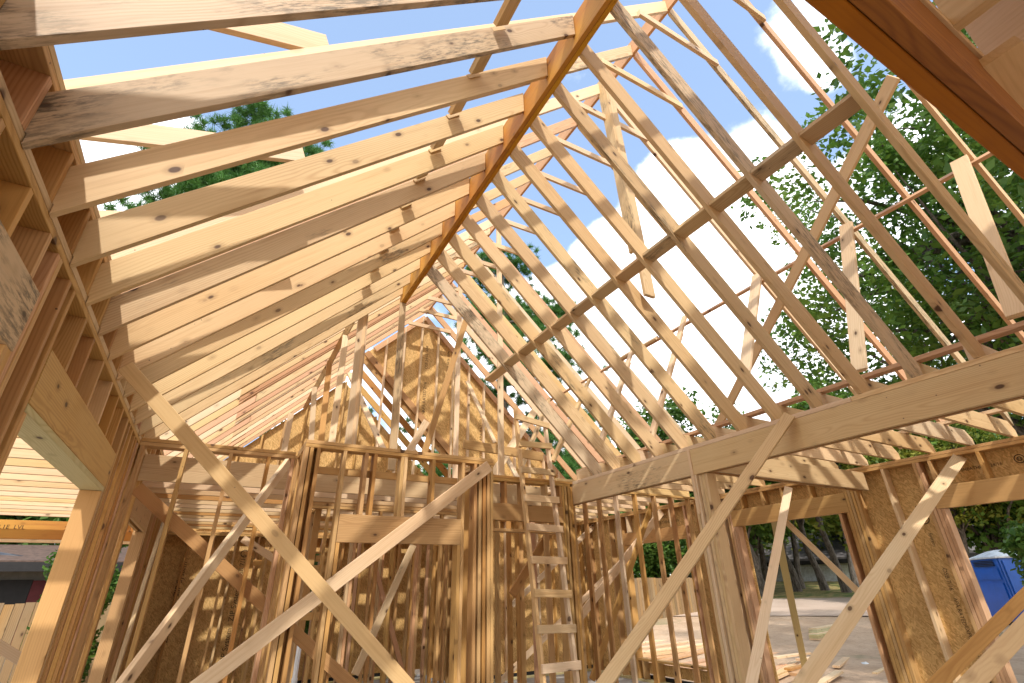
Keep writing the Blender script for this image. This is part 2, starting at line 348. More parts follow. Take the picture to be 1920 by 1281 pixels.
o = board('diagonal_brace', p0, p1, .14, T, PINE, up=(.3, 1, .3)); tag(o, 'long diagonal brace slanting across the right outer rafters', 'brace')
p0, p1 = at(1137, 150, 0, XR), at(1218, 556, 0, XR)
e = empty('ridge_post', p1, 'tall weathered post hanging below the outer ridge, ending above the block row', 'post')
board('post_board', p0, p1, .14, T, MOLD, up=(1, 0, 0), parent=e); board('post_board', (p0.x-.06, p0.y+.05, p0.z), (p1.x-.06, p1.y+.05, p1.z+.6), .14, T, MOLD, up=(0, 1, 0), parent=e)
# posts in the far part of the attic
def post(pa, pb, lab, two=True, w=.089, mt=PALE, name='attic_post'):
    e = empty(name, pb, lab, 'post')
    board('post_board', pa, pb, w, T, mt, up=(1, 0, 0), parent=e)
    if two: board('post_board', V(pa)+V((.03, .04, -.02)), V(pb)+V((.03, .04, 0)), w, T, mt, up=(0, 1, 0), parent=e)
post((1.815, 6.60, 5.61), (1.86, 6.60, 3.06), 'grey tinged post carrying the end of the orange ridge beam', mt=MOLD)
post(at(935, 428, 0, XR), (3.45, 6.48, 3.05), 'tall pale post under the outer ridge, left of the ladder')
post((XR, 8.2, ZR), (XR+.02, 8.2, 3.05), 'farther post under the outer ridge, right of the grey tinged post')
post(at(684, 562, 1, 6.62), at(656, 840, 1, 6.62), 'broad pale post in front of the rear wing opening', w=.14)
post(at(648, 630, 1, 7.6), at(620, 845, 1, 7.2), 'bent looking post left of the broad pale post')
post(at(618, 678, 1, 8.6), at(600, 845, 1, 8.2), 'brown post below the stepped purlin', mt=FIR)
post(at(590, 726, 1, 9.6), at(582, 845, 1, 9.6), 'short pale post below the stepped purlin')
post(at(546, 775, 1, 9.0), at(530, 860, 1, 9.0), 'grey white thin upright above the back wall', False, mt=PALE)
o = board('attic_strut', at(874, 600, 1, 7.0), at(793, 858, 1, 6.9), .089, T, FIR, up=(1, 0, 0)); tag(o, 'dark slanting strut crossing the OSB gable', 'strut')
o = board('attic_strut', at(655, 700, 1, 8.4), at(722, 850, 1, 7.6), .089, T, PALE, up=(1, 0, 0)); tag(o, 'pale strut leaning right beside the broad post', 'strut')
o = board('attic_strut', at(876, 715, 1, 9.6), at(928, 830, 1, 9.2), .089, T, PALE, up=(1, 0, 0)); tag(o, 'pale slanting strut on the gable left of the ladder', 'strut')
o = board('attic_strut', at(943, 845, 1, 8.2), at(972, 900, 1, 7.8), .089, T, PALE, up=(1, 0, 0)); tag(o, 'short pale strut low behind the ladder, leaning right', 'strut')
o = board('attic_strut', at(1003, 770, 1, 8.2), at(925, 890, 1, 7.8), .14, T, PALE, up=(1, 0, 0)); tag(o, 'pale strut behind the ladder top, leaning left', 'strut')
o = board('attic_strut', at(765, 850, 1, 9.6), at(800, 790, 1, 9.6), .14, T, PALE, up=(1, 0, 0)); tag(o, 'short strut at the foot of the gable studs', 'strut')
for k, (a, b) in enumerate([((663, 586), (645, 626)), ((645, 626), (614, 680)), ((614, 680), (588, 728)), ((588, 728), (573, 757))]):
    pa, pb = at(*a, 0, 1.21), at(*b, 0, 1.21)
    o = board('purlin_piece', V((1.21, pa.y, OL(1.21)-.05)), V((1.21, pb.y, OL(1.21)-.05-.03*(k % 2))), .089, T, FIR if k % 2 else PINE, up=(-.7, 0, .7)); tag(o, f'{ORD[k]} piece of the stepped purlin under the far left rafters', 'purlin', 'stepped purlin pieces')
# ------------------------------------------------------------------ walls
class Wall:
    def __init__(s, label, ax, c, dep, base=(0, 0, 0), cat='stud wall', name='stud_wall'):
        s.ax, s.c, s.dep = ax, c, dep
        s.root = empty(name, (c, base[1], 0) if ax == 'y' else (base[0], c, 0), label, cat)
    def P(s, u, v, z): return V((s.c+v, u, z)) if s.ax == 'y' else V((u, s.c+v, z))
    def stud(s, u, z0=.038, z1=3.0, mt=HON, name='stud', dep=None, off=0):
        d = dep or s.dep; v = d/2+off+R_.uniform(-.001, .001); upv = (1, 0, 0) if s.ax == 'y' else (0, 1, 0)
        return board(name, s.P(u+T/2, v, z0+.0008), s.P(u+T/2, v, z1-.0008), abs(d)-.002, T-.0008, mt, up=upv, parent=s.root)
    def plate(s, a, b, z, mt=HON, name='top_plate', dep=None):
        d = dep or s.dep; upv = (1, 0, 0) if s.ax == 'y' else (0, 1, 0)
        return board(name, s.P(a, d/2, z+T/2), s.P(b, d/2, z+T/2), abs(d), T-.001, mt, up=upv, parent=s.root, bow=0)
    def header(s, a, b, z0, z1, mt=HON, name='header'):
        sg = 1 if s.dep > 0 else -1
        h = board(name, s.P(a, sg*.018, (z0+z1)/2), s.P(b, sg*.018, (z0+z1)/2), z1-z0-.002, T, mt, parent=s.root, bow=0, c=.003)
        board(name, s.P(a+.002, sg*.100, (z0+z1)/2+.003), s.P(b-.002, sg*.100, (z0+z1)/2+.003), z1-z0-.008, T, mt, parent=s.root, bow=0)
        return h
    def osb(s, a, b, z0, z1, txt=None):
        sg = 1 if s.dep > 0 else -1; v0, v1 = s.dep+sg*.002, s.dep+sg*.014
        p, q = s.P(a, v0, z0), s.P(b, v1, z1); o = box('sheathing_panel', tuple(min(p[i], q[i]) for i in range(3)), tuple(max(p[i], q[i]) for i in range(3)), OSBM, s.root)
        if s.ax == 'y': o.data.transform(Matrix.Rotation(math.pi/2, 4, 'Z')); o.rotation_euler = (0, 0, -math.pi/2)
        return o
COLS = [HON, FIR, HON, PINE, FIR, HON, RED, HON, FIR, HON]
# left wall
W = Wall('tall stud wall along the left edge with two window headers', 'y', -.865, -.14)
W.plate(-1.4, 12.1, 3.0); W.plate(-1.4, 12.1, 3.04, MOLD)
W.plate(-1.4, .9, 0, TREAT, 'bottom_plate'); W.plate(2.44, 3.0, 0, TREAT, 'bottom_plate'); W.plate(5.1, 7.15, 0, TREAT, 'bottom_plate'); W.plate(8.9, 12.1, 0, TREAT, 'bottom_plate')
for k, y in enumerate([-1.3, -.9, -.5, -.1, .3, .7, 2.56, 2.60, 2.80, 2.90]): W.stud(y, mt=COLS[k])
W.header(.74, 2.555, 2.51, 2.79, STAIN); W.stud(.74, z1=2.51); W.stud(2.515, z1=2.51, mt=HON); W.stud(2.475, z1=2.51, mt=HON)
for y in (1.0, 1.4, 1.75, 2.1, 2.4): W.stud(y, 2.79, 3.0, name='cripple_stud')
W.header(2.943, 5.215, 2.415, 2.69, HON); W.plate(2.943, 5.21, 2.378, TREAT, 'header_sill')
W.stud(2.943, z1=2.376, mt=HON)
for k, y in enumerate([3.23, 3.50, 3.87, 4.28, 4.61, 4.93]): W.stud(y, 2.69, 3.0, COLS[k], 'cripple_stud')
W.stud(5.135, z1=2.376, mt=HON); W.stud(5.175, z1=2.376, mt=MOLD)
for k, y in enumerate([5.22, 5.262, 5.42, 5.60, 5.82, 5.95, 6.10, 6.145]): W.stud(y, mt=[FIR, HON, FIR, HON, FIR, FIR, RED, HON][k])
W.header(7.05, 8.95, 2.415, 2.69, HON); W.stud(7.05, z1=2.415, mt=HON); W.stud(7.09, z1=2.415, mt=FIR); W.stud(8.90, z1=2.415, mt=HON); W.stud(8.86, z1=2.415, mt=HON)
for k, y in enumerate([6.35, 6.76, 7.01, 8.96, 9.0, 9.4, 9.8, 10.2, 10.6, 11.0, 11.4, 11.8]): W.stud(y, mt=COLS[k % 10])
for y in (7.4, 7.8, 8.2, 8.6): W.stud(y, 2.69, 3.0, name='cripple_stud')
W.osb(9.0, 12.12, .1, 3.0)
W.osb(-1.4, 9.0, 2.72, 3.40); W.osb(2.44, 2.95, .1, 2.715); W.osb(5.25, 7.05, .1, 2.715) if False else None
bx = V((-.862, 0, 0))
for yy, zz in ((4.9, 1.6), (5.9, .9)): pass
# pony wall on top of it
W = Wall('low stud row standing on the left wall under the outer rafters', 'y', -.865, -.14, name='pony_wall')
W.plate(-1.4, 12.1, 3.33, name='top_plate'); W.plate(-1.4, 12.1, 3.37, MOLD)
for k, i in enumerate(range(-6, 24)): W.stud(1.893+.4064*i-T-.003, 3.08, 3.33, COLS[k % 10], 'short_stud')
# stub wall A
W = Wall('short high stud wall in the left corner at the end of the room', 'x', 6.2, .14)
W.plate(-.863, .66, 3.0); W.plate(-.863, .62, 3.04); W.plate(-.863, .66, 0, TREAT, 'bottom_plate')
for k, x in enumerate([-.855, -.47, -.05, .33, .58, .62]): W.stud(x, mt=[HON, HON, HON, FIR, RED, HON][k])
# wall B with door header
W = Wall('forward stepped stud wall with a wide door header in the middle', 'x', 5.58, .14)
W.plate(.64, 2.86, 3.0); W.plate(.64, 2.86, 3.04); W.plate(.64, 1.08, 0, TREAT, 'bottom_plate'); W.plate(2.36, 2.86, 0, TREAT, 'bottom_plate')
for k, x in enumerate([.642, .69, .76]): W.stud(x, mt=[HON, HON, FIR][k])
W.stud(1.035, mt=HON); W.stud(1.075, z1=2.07, mt=HON); W.header(1.075, 2.44, 2.07, 2.345, HON)
for k, x in enumerate([1.27, 1.37, 1.68, 1.72, 2.06]): W.stud(x, 2.345, 3.0, COLS[k], 'cripple_stud')
W.stud(2.40, z1=2.07, mt=HON); W.stud(2.44, mt=HON)
for k, x in enumerate([2.60, 2.665, 2.72, 2.775, 2.82]): W.stud(x, mt=[FIR, HON, FIR, HON, HON][k])
board('blocking', (.70, 5.74, 2.80), (2.44, 5.74, 2.80), .075, T, HON, parent=W.root, bow=0)
W.plate(.66, 2.3, 2.84, name='ledger', dep=.30) if False else None
for sx, lab in ((.64, 'left'), (2.72, 'right')):
    W2 = Wall(f'short return wall joining the {lab} end of the stepped wall', 'y', sx, .14, base=(0, 5.72, 0))
    W2.plate(5.725, 6.195, 3.0); W2.plate(5.725, 6.195, 3.04); W2.stud(5.73, mt=FIR); W2.stud(5.90, mt=HON); W2.stud(6.15, mt=HON)
# wall C
W = Wall('stud wall behind the ladder with a narrow door opening', 'x', 6.2, .14)
W.plate(2.87, 4.455, 2.955); W.plate(2.87, 4.50, 2.995); W.plate(2.87, 3.2, 0, TREAT, 'bottom_plate'); W.plate(4.3, 4.45, 0, TREAT, 'bottom_plate')
for k, x in enumerate([2.885, 2.93, 3.0]): W.stud(x, z1=2.955, mt=[HON, RED, HON][k])
W.header(3.04, 4.30, 2.44, 2.66, FIR)
W.plate(3.1, 4.30, 2.30, name='header_sill')
for k, x in enumerate([3.04, 3.35, 3.62, 4.02, 4.26]): W.stud(x, 2.66, 2.955, COLS[k], 'cripple_stud')
W.stud(3.04, z1=2.44, mt=RED); W.stud(3.08, z1=2.30, mt=HON); W.stud(4.26, z1=2.30, mt=HON)
for k, x in enumerate([4.305, 4.35, 4.41, 4.455]): W.stud(x, z1=2.955, mt=[HON, HON, FIR, HON][k])
# back partitions between the rooms, seen through the stepped wall
for nm, y, x0, x1, mts in (('first', 7.55, .7, 4.3, 0), ('second', 8.95, 1.0, 4.4, 3), ('third', 10.3, .2, 4.2, 5)):
    W = Wall(f'{nm} partition of studs behind the stepped wall', 'x', y, .089)
    W.plate(x0, x1, 2.66); W.plate(x0, x1, 2.70); W.plate(x0, x1, 0, TREAT, 'bottom_plate')
    k = 0; x = x0
    while x < x1:
        W.stud(x, z1=2.66, mt=COLS[(k+mts) % 10]); 
        if k % 3 == mts % 3: W.stud(x+.041, z1=2.66, mt=COLS[(k+mts+3) % 10])
        x += .4064*(.55 if (k*7+mts) % 4 == 0 else .9); k += 1
    for zz in (1.35, 1.9): board('blocking', (x0+.45, y+.045, zz+.2*(mts % 2)), (x0+.80, y+.045, zz+.2*(mts % 2)), .089, T, HON, parent=W.root, bow=0)
W = Wall('side partition of close studs in the back left room', 'y', 1.15, .089, base=(0, 7.6, 0))
W.plate(7.7, 10.2, 2.66); W.plate(7.7, 10.2, 0, TREAT, 'bottom_plate')
for k in range(6): W.stud(7.72+.4*k, z1=2.66, mt=COLS[(k+2) % 10])
W = Wall('side partition of studs behind the narrow door', 'y', 4.35, .089, base=(0, 6.4, 0))
W.plate(6.36, 10.2, 2.90); W.plate(6.36, 10.2, 0, TREAT, 'bottom_plate')
for k in range(10): W.stud(6.4+.4*k, z1=2.90, mt=COLS[(k+4) % 10])
# far wall of the back left room
W = Wall('far sheathed back wall with a small window, on the left', 'x', 12.0, .14)
W.plate(-.86, 4.3, 2.66); W.plate(-.86, 4.3, 2.70); W.plate(-.86, 4.3, 0, TREAT, 'bottom_plate')
for k in range(13):
    x = -.85+.4064*k
    if 1.35 < x < 2.0: continue
    W.stud(x, z1=2.66, mt=COLS[k % 10])
W.osb(-1.0, 1.38, .1, 2.98); W.osb(2.02, 4.60, .1, 2.98); W.osb(1.385, 2.015, 2.40, 2.98); W.osb(1.385, 2.015, .1, .85)
W.stud(1.34, z1=2.66); W.stud(2.02, z1=2.66, mt=RED); W.plate(1.38, 2.02, 2.36, name='header_sill'); W.plate(1.38, 2.02, .81, name='window_sill'); board('window_bar', (1.55, 12.05, .85), (1.55, 12.05, 2.36), .03, .03, RED, up=(0, 1, 0), parent=W.root)
box('black_flashing', (-1.0, 12.142, 0.0), (4.3, 12.15, .1), BLACK, W.root)
for (x, z, s, tx) in ((-.42, 1.9, .13, 'ZIP System'), (-.42, 1.15, .13, 'ZIP System'), (.58, 2.1, .12, 'OSB 7/16'), (.58, 1.45, .13, 'ZIP System'), (.58, .75, .13, 'ZIP System'), (2.6, 1.6, .12, 'ZIP System'), (3.3, 1.1, .12, 'ZIP System')):
    stamp(tx, s, textframe((x, 12.139, z), (0, 0, 1), (-1, 0, 0)), W.root)
for z in (.38, 1.86, 2.35): ringstamp((.58, 12.139, z), (1, 0, 0), (0, 0, 1), .07, W.root)
W = Wall('sheathed side wall of the rear wing', 'y', 4.33, .089, base=(0, 10.4, 0))
W.osb(10.41, 12.13, .05, 3.02); W.plate(10.42, 11.99, 2.70)
for k in range(4): W.stud(10.45+.4*k, z1=2.70, mt=COLS[k])
# rear wing roof
RW = lambda x: 6.42-.964*(x-2.19)
n = 0
for y in (10.55, 11.20, 11.85):
    pts = [(2.10, RW(2.10)-.2), (2.10, RW(2.10)), (5.45, RW(5.45)), (5.45, RW(5.45)-.2)]
    o = shaped('roof_rafter', pts, y, y, T, FIR if n % 2 else HON, (2.10, RW(2.1)-.1), (5.45, RW(5.45)-.1)); tag(o, f'{ORD[n]} rafter of the rear wing roof, right slope, seen against the sky', 'rafter', 'rear wing rafters'); n += 1
e = empty('rear_gable', (.5, 12, 3), 'far OSB gable of the rear wing behind the attic posts', 'gable wall')
prismxz('sheathing_panel', [(-.6, OL(-.6)), (2.05, OL(2.05)), (5.2, RW(5.2)-.2), (5.2, 3.03), (-.6, 3.03)], 12.142, 12.154, OSBM, e)
for k in range(14):
    x = -.35+.4064*k; zt = min(OL(x), RW(x)-.2)-.01
    if zt > 3.2: board('stud', (x, 12.09, 3.05), (x, 12.09, zt), .089, T, HON, up=(0, 1, 0), parent=e)
board('ledger', (-.3, 11.9, 3.55), (1.15, 11.9, 3.50), .12, T, HON, parent=e)
# main gable wall
e = empty('main_gable', (5, 10.3, 3), 'large triangular OSB gable behind the ridge with stamped panels between its studs', 'gable wall')
pts = [(2.16, OL(2.16)), (XR, OL(XR)), (7.75, OR(7.75)), (7.75, 3.03), (5.72, 3.03)]
prismxz('sheathing_panel', pts, 10.392, 10.404, OSBM, e)
for k, x in enumerate([2.56, 2.97, 3.38, 3.80, 4.22, 4.63, 5.04, 5.45, 5.86, 6.27, 6.68, 7.09, 7.5]):
    zt = min(OL(x), OR(x))-.03; zb = 3.04
    board('stud', (x, 10.345, zb), (x, 10.345, zt), .089, T, PALE, up=(0, 1, 0), parent=e)
a, b = V((2.12, 10.36, RW(2.12)-.07)), V((5.7, 10.36, RW(5.7)-.07))
board('edge_rafter', a, b, .14, T, FIR, parent=e); board('edge_rafter', a+V((0, .06, -.16)), b+V((0, .06, -.16)), .14, T, HON, parent=e)
board('edge_rafter', (2.3, 10.33, OL(2.3)-.07), (XR, 10.33, OL(XR)-.07), .12, T, RED, parent=e); board('edge_rafter', (XR, 10.33, OR(XR)-.07), (7.8, 10.33, OR(7.8)-.07), .12, T, RED, parent=e)
for (x, z, s) in ((3.55, 6.6, .09), (3.55, 5.6, .10), (3.55, 4.9, .10), (5.0, 5.1, .10), (5.0, 4.3, .10), (5.0, 3.7, .1), (4.1, 6.6, .08)):
    stamp('OSB 24/16  APA' if s < .1 else 'APA RATED 7/16', s, textframe((x, 10.390, z), (0, 0, 1), (-1, 0, 0)), e)
o = board('attic_rail', (3.05, 6.95, 3.62), (4.45, 6.9, 3.55), .14, T, HON); tag(o, 'low horizontal board behind the ladder above the wall plate', 'board')
# sheathed far wall, right room
W = Wall('far sheathed wall of the right hand room, spotted with sunlight', 'x', 10.3, .089)
W.plate(4.4, 7.7, 2.95); W.plate(4.4, 7.7, 2.99); W.plate(4.3, 7.7, 0, TREAT, 'bottom_plate')
for k in range(9): W.stud(4.35+.4064*k, z1=2.95, mt=PALE if k % 2 else HON)
W.osb(4.36, 7.75, .1, 3.03); box('black_flashing', (4.36, 10.392, 0), (7.75, 10.40, .1), BLACK, W.root)
stamp('APA 7/16', .09, textframe((5.7, 10.387, .55), (0, 0, 1), (-1, 0, 0)), W.root); stamp('APA 7/16', .09, textframe((5.7, 10.387, 1.35), (0, 0, 1), (-1, 0, 0)), W.root)
o = board('wall_brace', at(935, 1281, 1, 9.8), at(1215, 1005, 1, 8.6), .10, T, PALE, up=(0, 0, 1)); tag(o, 'bright lower diagonal brace behind the ladder', 'brace')
o = board('wall_brace', at(960, 1135, 1, 9.9), at(1115, 985, 1, 9.9), .10, T, PALE, up=(0, 0, 1)); tag(o, 'bright upper diagonal brace behind the ladder', 'brace')
o = board('wall_brace', at(1085, 1160, 1, 7.2), at(1240, 960, 1, 7.0), .12, T, PALE, up=(0, 0, 1)); tag(o, 'pale brace crossing the partition studs right of the ladder', 'brace')
o = board('wall_brace', at(1110, 1275, 1, 6.9), at(1222, 945, 1, 6.72), .089, T, FIR, up=(1, 0, 0)); tag(o, 'thin brown brace leaning behind the partition studs', 'brace')
o = board('wall_brace', at(960, 1115, 1, 6.9), at(1045, 975, 1, 6.9), .12, T, FIR, up=(1, 0, 0)); tag(o, 'brown brace seen between the ladder rungs', 'brace')
# partition right of the beam
W = Wall('open stud partition right of the ladder below the big beam', 'x', 6.55, .089)
W.plate(4.65, 7.6, 3.0); W.plate(4.65, 7.6, 0, TREAT, 'bottom_plate')
for k, x in enumerate([4.66, 4.74, 4.98, 5.27, 5.62, 6.03, 6.46, 6.86, 7.28, 7.5]): W.stud(x, z1=3.0, mt=[FIR, HON, FIR, FIR, PALE, HON, HON, FIR, HON, FIR][k])
# ------------------------------------------------------------------ right exterior wall
W = Wall('right exterior wall with OSB panels and three headers', 'y', 7.6, .14)
W.plate(-1.4, 10.3, 2.955); W.plate(-1.4, 10.3, 2.995)
for a, b in ((-1.4, .3), (2.95, 4.1), (5.9, 10.3)): W.plate(a, b, 0, TREAT, 'bottom_plate')
W.header(.3, 3.02, 2.385, 2.64); W.stud(2.985, z1=2.385, mt=RED); W.stud(2.945, z1=2.385, mt=RED); W.stud(.3, z1=2.385)
for k, y in enumerate([-1.2, -.8, -.4, 0, 3.03, 3.07, 3.45, 3.87, 3.915, 3.96]): W.stud(y, z1=2.955, mt=[HON, HON, HON, HON, RED, HON, PALE, HON, HON, HON][k])
for k, y in enumerate([.7, 1.1, 1.5, 1.95, 2.4, 2.9]): W.stud(y, 2.64, 2.955, HON, 'cripple_stud')
W.header(4.04, 5.97, 2.475, 2.735); W.stud(4.04, z1=2.475, mt=HON); W.stud(4.16, z1=2.475, mt=RED); W.stud(4.0, mt=HON, z1=2.955); W.stud(5.93, z1=2.475, mt=RED); W.stud(5.89, z1=2.475, mt=RED)
for k, y in enumerate([4.5, 4.95, 5.3, 5.7]): W.stud(y, 2.735, 2.955, HON, 'cripple_stud')
for k, y in enumerate([5.975, 6.02, 6.15, 6.35, 6.5, 6.7, 6.98]): W.stud(y, z1=2.955, mt=[RED, HON, PALE, HON, FIR, HON, RED][k])
W.header(7.02, 8.78, 2.385, 2.62, FIR); W.stud(7.02, z1=2.385, mt=HON); W.stud(8.74, z1=2.385, mt=HON)
for k, y in enumerate([7.35, 7.8, 8.2, 8.6]): W.stud(y, 2.62, 2.955, PALE, 'cripple_stud'); W.stud(y, .038, .33, HON, 'cripple_stud')
W.plate(7.06, 8.74, .335, name='window_sill')
for k, y in enumerate([8.785, 8.83, 9.2, 9.6, 10.0]): W.stud(y, z1=2.955, mt=COLS[k])
W.osb(2.96, 4.22, .02, 2.99); W.osb(5.85, 7.02, .02, 2.99); W.osb(8.76, 10.38, .02, 2.99); W.osb(-1.4, 2.957, 2.45, 2.99); W.osb(4.223, 5.847, 2.55, 2.99); W.osb(7.023, 8.757, 2.42, 2.99); W.osb(7.023, 8.757, .12, .30); 
box('black_flashing', (7.742, 7.0, 0), (7.75, 10.3, .1), BLACK, W.root)
xs = 7.738
for (y, z, s, tx) in ((3.24, 2.06, .055, 'System'), (3.23, 1.62, .062, 'OSB 7/16'), (3.23, 1.28, .055, 'APA RATED'), (3.22, .98, .055, 'EXPOSURE 1'), (3.28, 2.42, .055, 'OSB'), (3.23, .35, .06, 'APA RATED')):
    stamp(tx, s, textframe((xs, y, z), (0, 0, -1), (0, -1, 0)), W.root)
for (y, z, r) in ((3.22, .62, .045), (3.25, 2.30, .06), (2.12, 2.82, .05), (1.85, 2.84, .05)): ringstamp((xs, y, z), (0, -1, 0), (0, 0, 1), r, W.root); ringstamp((xs, y, z), (0, -1, 0), (0, 0, 1), r*.5, W.root, .7)
stamp('36', .05, textframe((xs, 2.12, 2.82), (0, -1, 0), (0, 0, 1)), W.root)
for (y, z, s, tx) in ((2.62, 2.80, .05, 'APA RATED SHEATHING 24/16'), (1.5, 2.75, .05, 'APA RATED SHEATHING 24/16'), (8.0, 2.84, .08, 'APA RATED SHEATHING'), (7.6, 2.74, .08, 'SHEATHING 24/16')): stamp(tx, s, textframe((xs, y, z), (0, -1, 0), (0, 0, 1)), W.root)
# ------------------------------------------------------------------ big beam, girder and posts
e = empty('header_beam', (4.55, 3, 2.71), 'very large pine header beam carrying the right inner rafters', 'beam')
board('beam_ply', (4.519, 3.925, 2.848), (4.519, -1.2, 2.848), .278, T, PINE, parent=e, bow=0, c=.003); board('beam_ply', (4.519, 3.93, 2.848), (4.519, 6.43, 2.848), .278, T, MOLD, parent=e, bow=0, c=.003)
board('beam_ply', (4.60, -1.2, 2.850), (4.60, 6.43, 2.850), .278, T, FIR, parent=e, bow=0)
board('beam_plate', (4.57, -1.2, 3.010), (4.57, 2.1, 3.010), .14, .042, PINE, up=(1, 0, 0), parent=e, bow=0); board('beam_plate', (4.57, 2.103, 3.010), (4.57, 6.44, 3.010), .14, .042, PALE, up=(1, 0, 0), parent=e, bow=0)
e = empty('beam_post', (4.56, 3.85, 0), 'thick built-up post under the middle of the big header beam', 'post')
for k, y in enumerate([3.94, 3.90]): board('post_board', (4.565, y, 0), (4.565, y, 2.707), .135, .036, [PINE, PALE][k], up=(1, 0, 0), parent=e)
for k, y in enumerate([3.86, 3.82, 3.78]): board('post_board', (4.60, y, 0), (4.60, y, 2.707), .14, .037, [MOLD, PINE, PINE][k], up=(1, 0, 0), parent=e)
board('post_board', (4.497, 3.925, 2.30), (4.497, 3.925, 2.99), .035, .02, PALE, up=(0, 1, 0), parent=e, bow=0)
e = empty('ceiling_girder', (4.63, 3.8, 2.7), 'doubled girder running from the built-up post to the right wall', 'beam')
board('beam_ply', (4.63, 3.72, 2.835), (7.6, 3.72, 2.835), .235, T, PINE, parent=e, bow=0); board('beam_ply', (4.63, 3.80, 2.835), (7.6, 3.80, 2.835), .235, T, FIR, parent=e, bow=0)
e = empty('overhead_beam', (1.8, .19, 2.7), 'dark orange doubled beam crossing the top right corner close overhead', 'beam')
board('beam_ply', (-.86, .166, 2.85), (4.495, .166, 2.85), .28, .043, OVER, parent=e, bow=0, c=.003); board('beam_ply', (-.86, .211, 2.852), (4.495, .211, 2.852), .28, .043, OVER, parent=e, bow=0, c=.003)
board('beam_plate', (-.86, .185, 3.01), (4.495, .185, 3.01), .10, .036, MOLD, up=(0, 1, 0), parent=e, bow=0)
for k, (x, z) in enumerate([(1.16, 3.03), (1.50, 2.985), (1.75, 3.0), (2.10, 2.99), (2.5, 3.0)]):
    o = board('floor_joist', (x+.02, .14, z+.1), (x+.02, -1.6, z+.1), .184, T, [PALE, PINE, PALE, MOLD, PINE][k], bow=0); tag(o, f'{ORD[k]} joist from the left behind the overhead beam, top right corner', 'joist', 'joists behind the overhead beam')
for k, y in enumerate([-.12, -.42, -.50, -.9]):
    o = board('loft_board', (.6, y, 3.24+.045*(k % 2)), (3.4, y-.05, 3.24+.045*(k % 2)), .14, T, [PALE, PINE, PALE, PALE][k], up=(0, 1, 0), bow=.001); tag(o, f'{ORD[k]} loft board laid over the joists above the overhead beam', 'board', 'loft boards above the overhead beam')
o = board('beam_block', at(1868, 100, 2, 2.95), at(1925, 210, 2, 2.9), .10, T, MOLD, up=(1, -1, 0)); tag(o, 'rough end block beside the overhead beam, top right', 'block')
# ------------------------------------------------------------------ ceiling joists
for n, i in enumerate(range(-1, 13)):
    y = 1.19+.4064*i+T+.003; pts = [(4.548, 3.04), (7.74, 3.04), (7.74, 3.13), (7.62, 3.225), (4.66, 3.225), (4.548, 3.17)]
    if abs(y-3.78) < .1: y += .09
    o = shaped('ceiling_joist', pts, y, y, T, [PINE, PALE, PINE][n % 3], (4.55, 3.13), (7.74, 3.13)); tag(o, f'{ORD[n]} ceiling joist from the camera end between big beam and right wall', 'joist', 'ceiling joists of the right room')
n = 0
for i in range(9):
    y = 6.9+.4064*i
    o = board('ceiling_joist', (4.67, y, 3.13), (7.7, y, 3.13), .184, T, [PINE, PALE][i % 2], bow=.001); tag(o, f'{ORD[i]} ceiling joist beyond the open stud partition', 'joist', 'ceiling joists beyond the partition')
o = board('joist_strongback', (4.78, .2, 3.247), (4.78, 6.4, 3.247), .089, T, RED, up=(1, 0, 0), bow=0); tag(o, 'reddish strip lying on the joists just behind the big beam', 'board')
o = board('joist_strongback', (7.15, -.5, 3.247), (7.15, 6.4, 3.247), .089, T, PALE, up=(1, 0, 0), bow=0); tag(o, 'pale strip lying on the joists near the right wall', 'board')
for i in range(13):
    y = 6.75+.4064*i
    o = board('ceiling_joist', (-.86, y, 2.885), (4.34, y, 2.885), .28, T, [PINE, PALE, PINE, FIR][i % 4] if i else PINE, bow=.001); tag(o, f'{ORD[i]} deep ceiling joist behind the short high wall', 'joist', 'deep ceiling joists of the back rooms')
for i in range(19):
    y = 3.12+.4064*i
    o = board('porch_joist', (-5.2, y, 2.83), (-1.01, y, 2.83), .184, T, [PALE, PALE, PINE][i % 3], bow=.002); tag(o, f'{ORD[i]} pale porch ceiling joist from the camera end, left side', 'joist', 'porch ceiling joists')
for i in range(4):
    y = 1.25+.95*i; xu = .0
    o = board('porch_rafter', (-5.2, y-.41, 4.6-.391*5.2), (xu, y, 4.6), .16, T, PALE, bow=.001)
    if i % 2: o.location.z += 0
    tag(o, f'{ORD[i]} low pitched porch rafter lying over the left outer rafters', 'rafter', 'porch rafters')
e = empty('porch_beam', (-3, 10.3, 2.4), 'brown printed porch beam spanning above the neighbour house', 'beam')
board('beam_ply', (-5.3, 10.75, 2.57), (-1.0, 10.75, 2.57), .27, .05, ORANGE, parent=e, bow=0); board('beam_sill', (-2.9, 10.75, 2.41), (-1.0, 10.75, 2.41), .04, .09, PALE, parent=e, bow=0)
for x in (-2.75, -1.95, -1.3): stamp('2.1E  LVL', .085, textframe((x, 10.722, 2.60), (1, 0, 0), (0, 0, 1)), e)
board('post_board', (-5.2, 10.75, -.1), (-5.2, 10.75, 2.43), .14, .14, PINE, up=(0, 1, 0), parent=e)
# unseen roof deck behind the camera, added to shade the interior
e = empty('rear_roof_deck', (3.4, -2, 7), 'OSB roof deck over the finished part of the house behind the camera', 'roof')
for a_, b_, f_ in ((-1.4, XR, OL), (XR, 8.2, OR)):
    q = [(a_, f_(a_)+.21), (b_, f_(b_)+.21), (b_, f_(b_)+.223), (a_, f_(a_)+.223)]
    prismxz('sheathing_panel', q, -8.0, .4 if f_ is OL else -.9, OSBM, e)
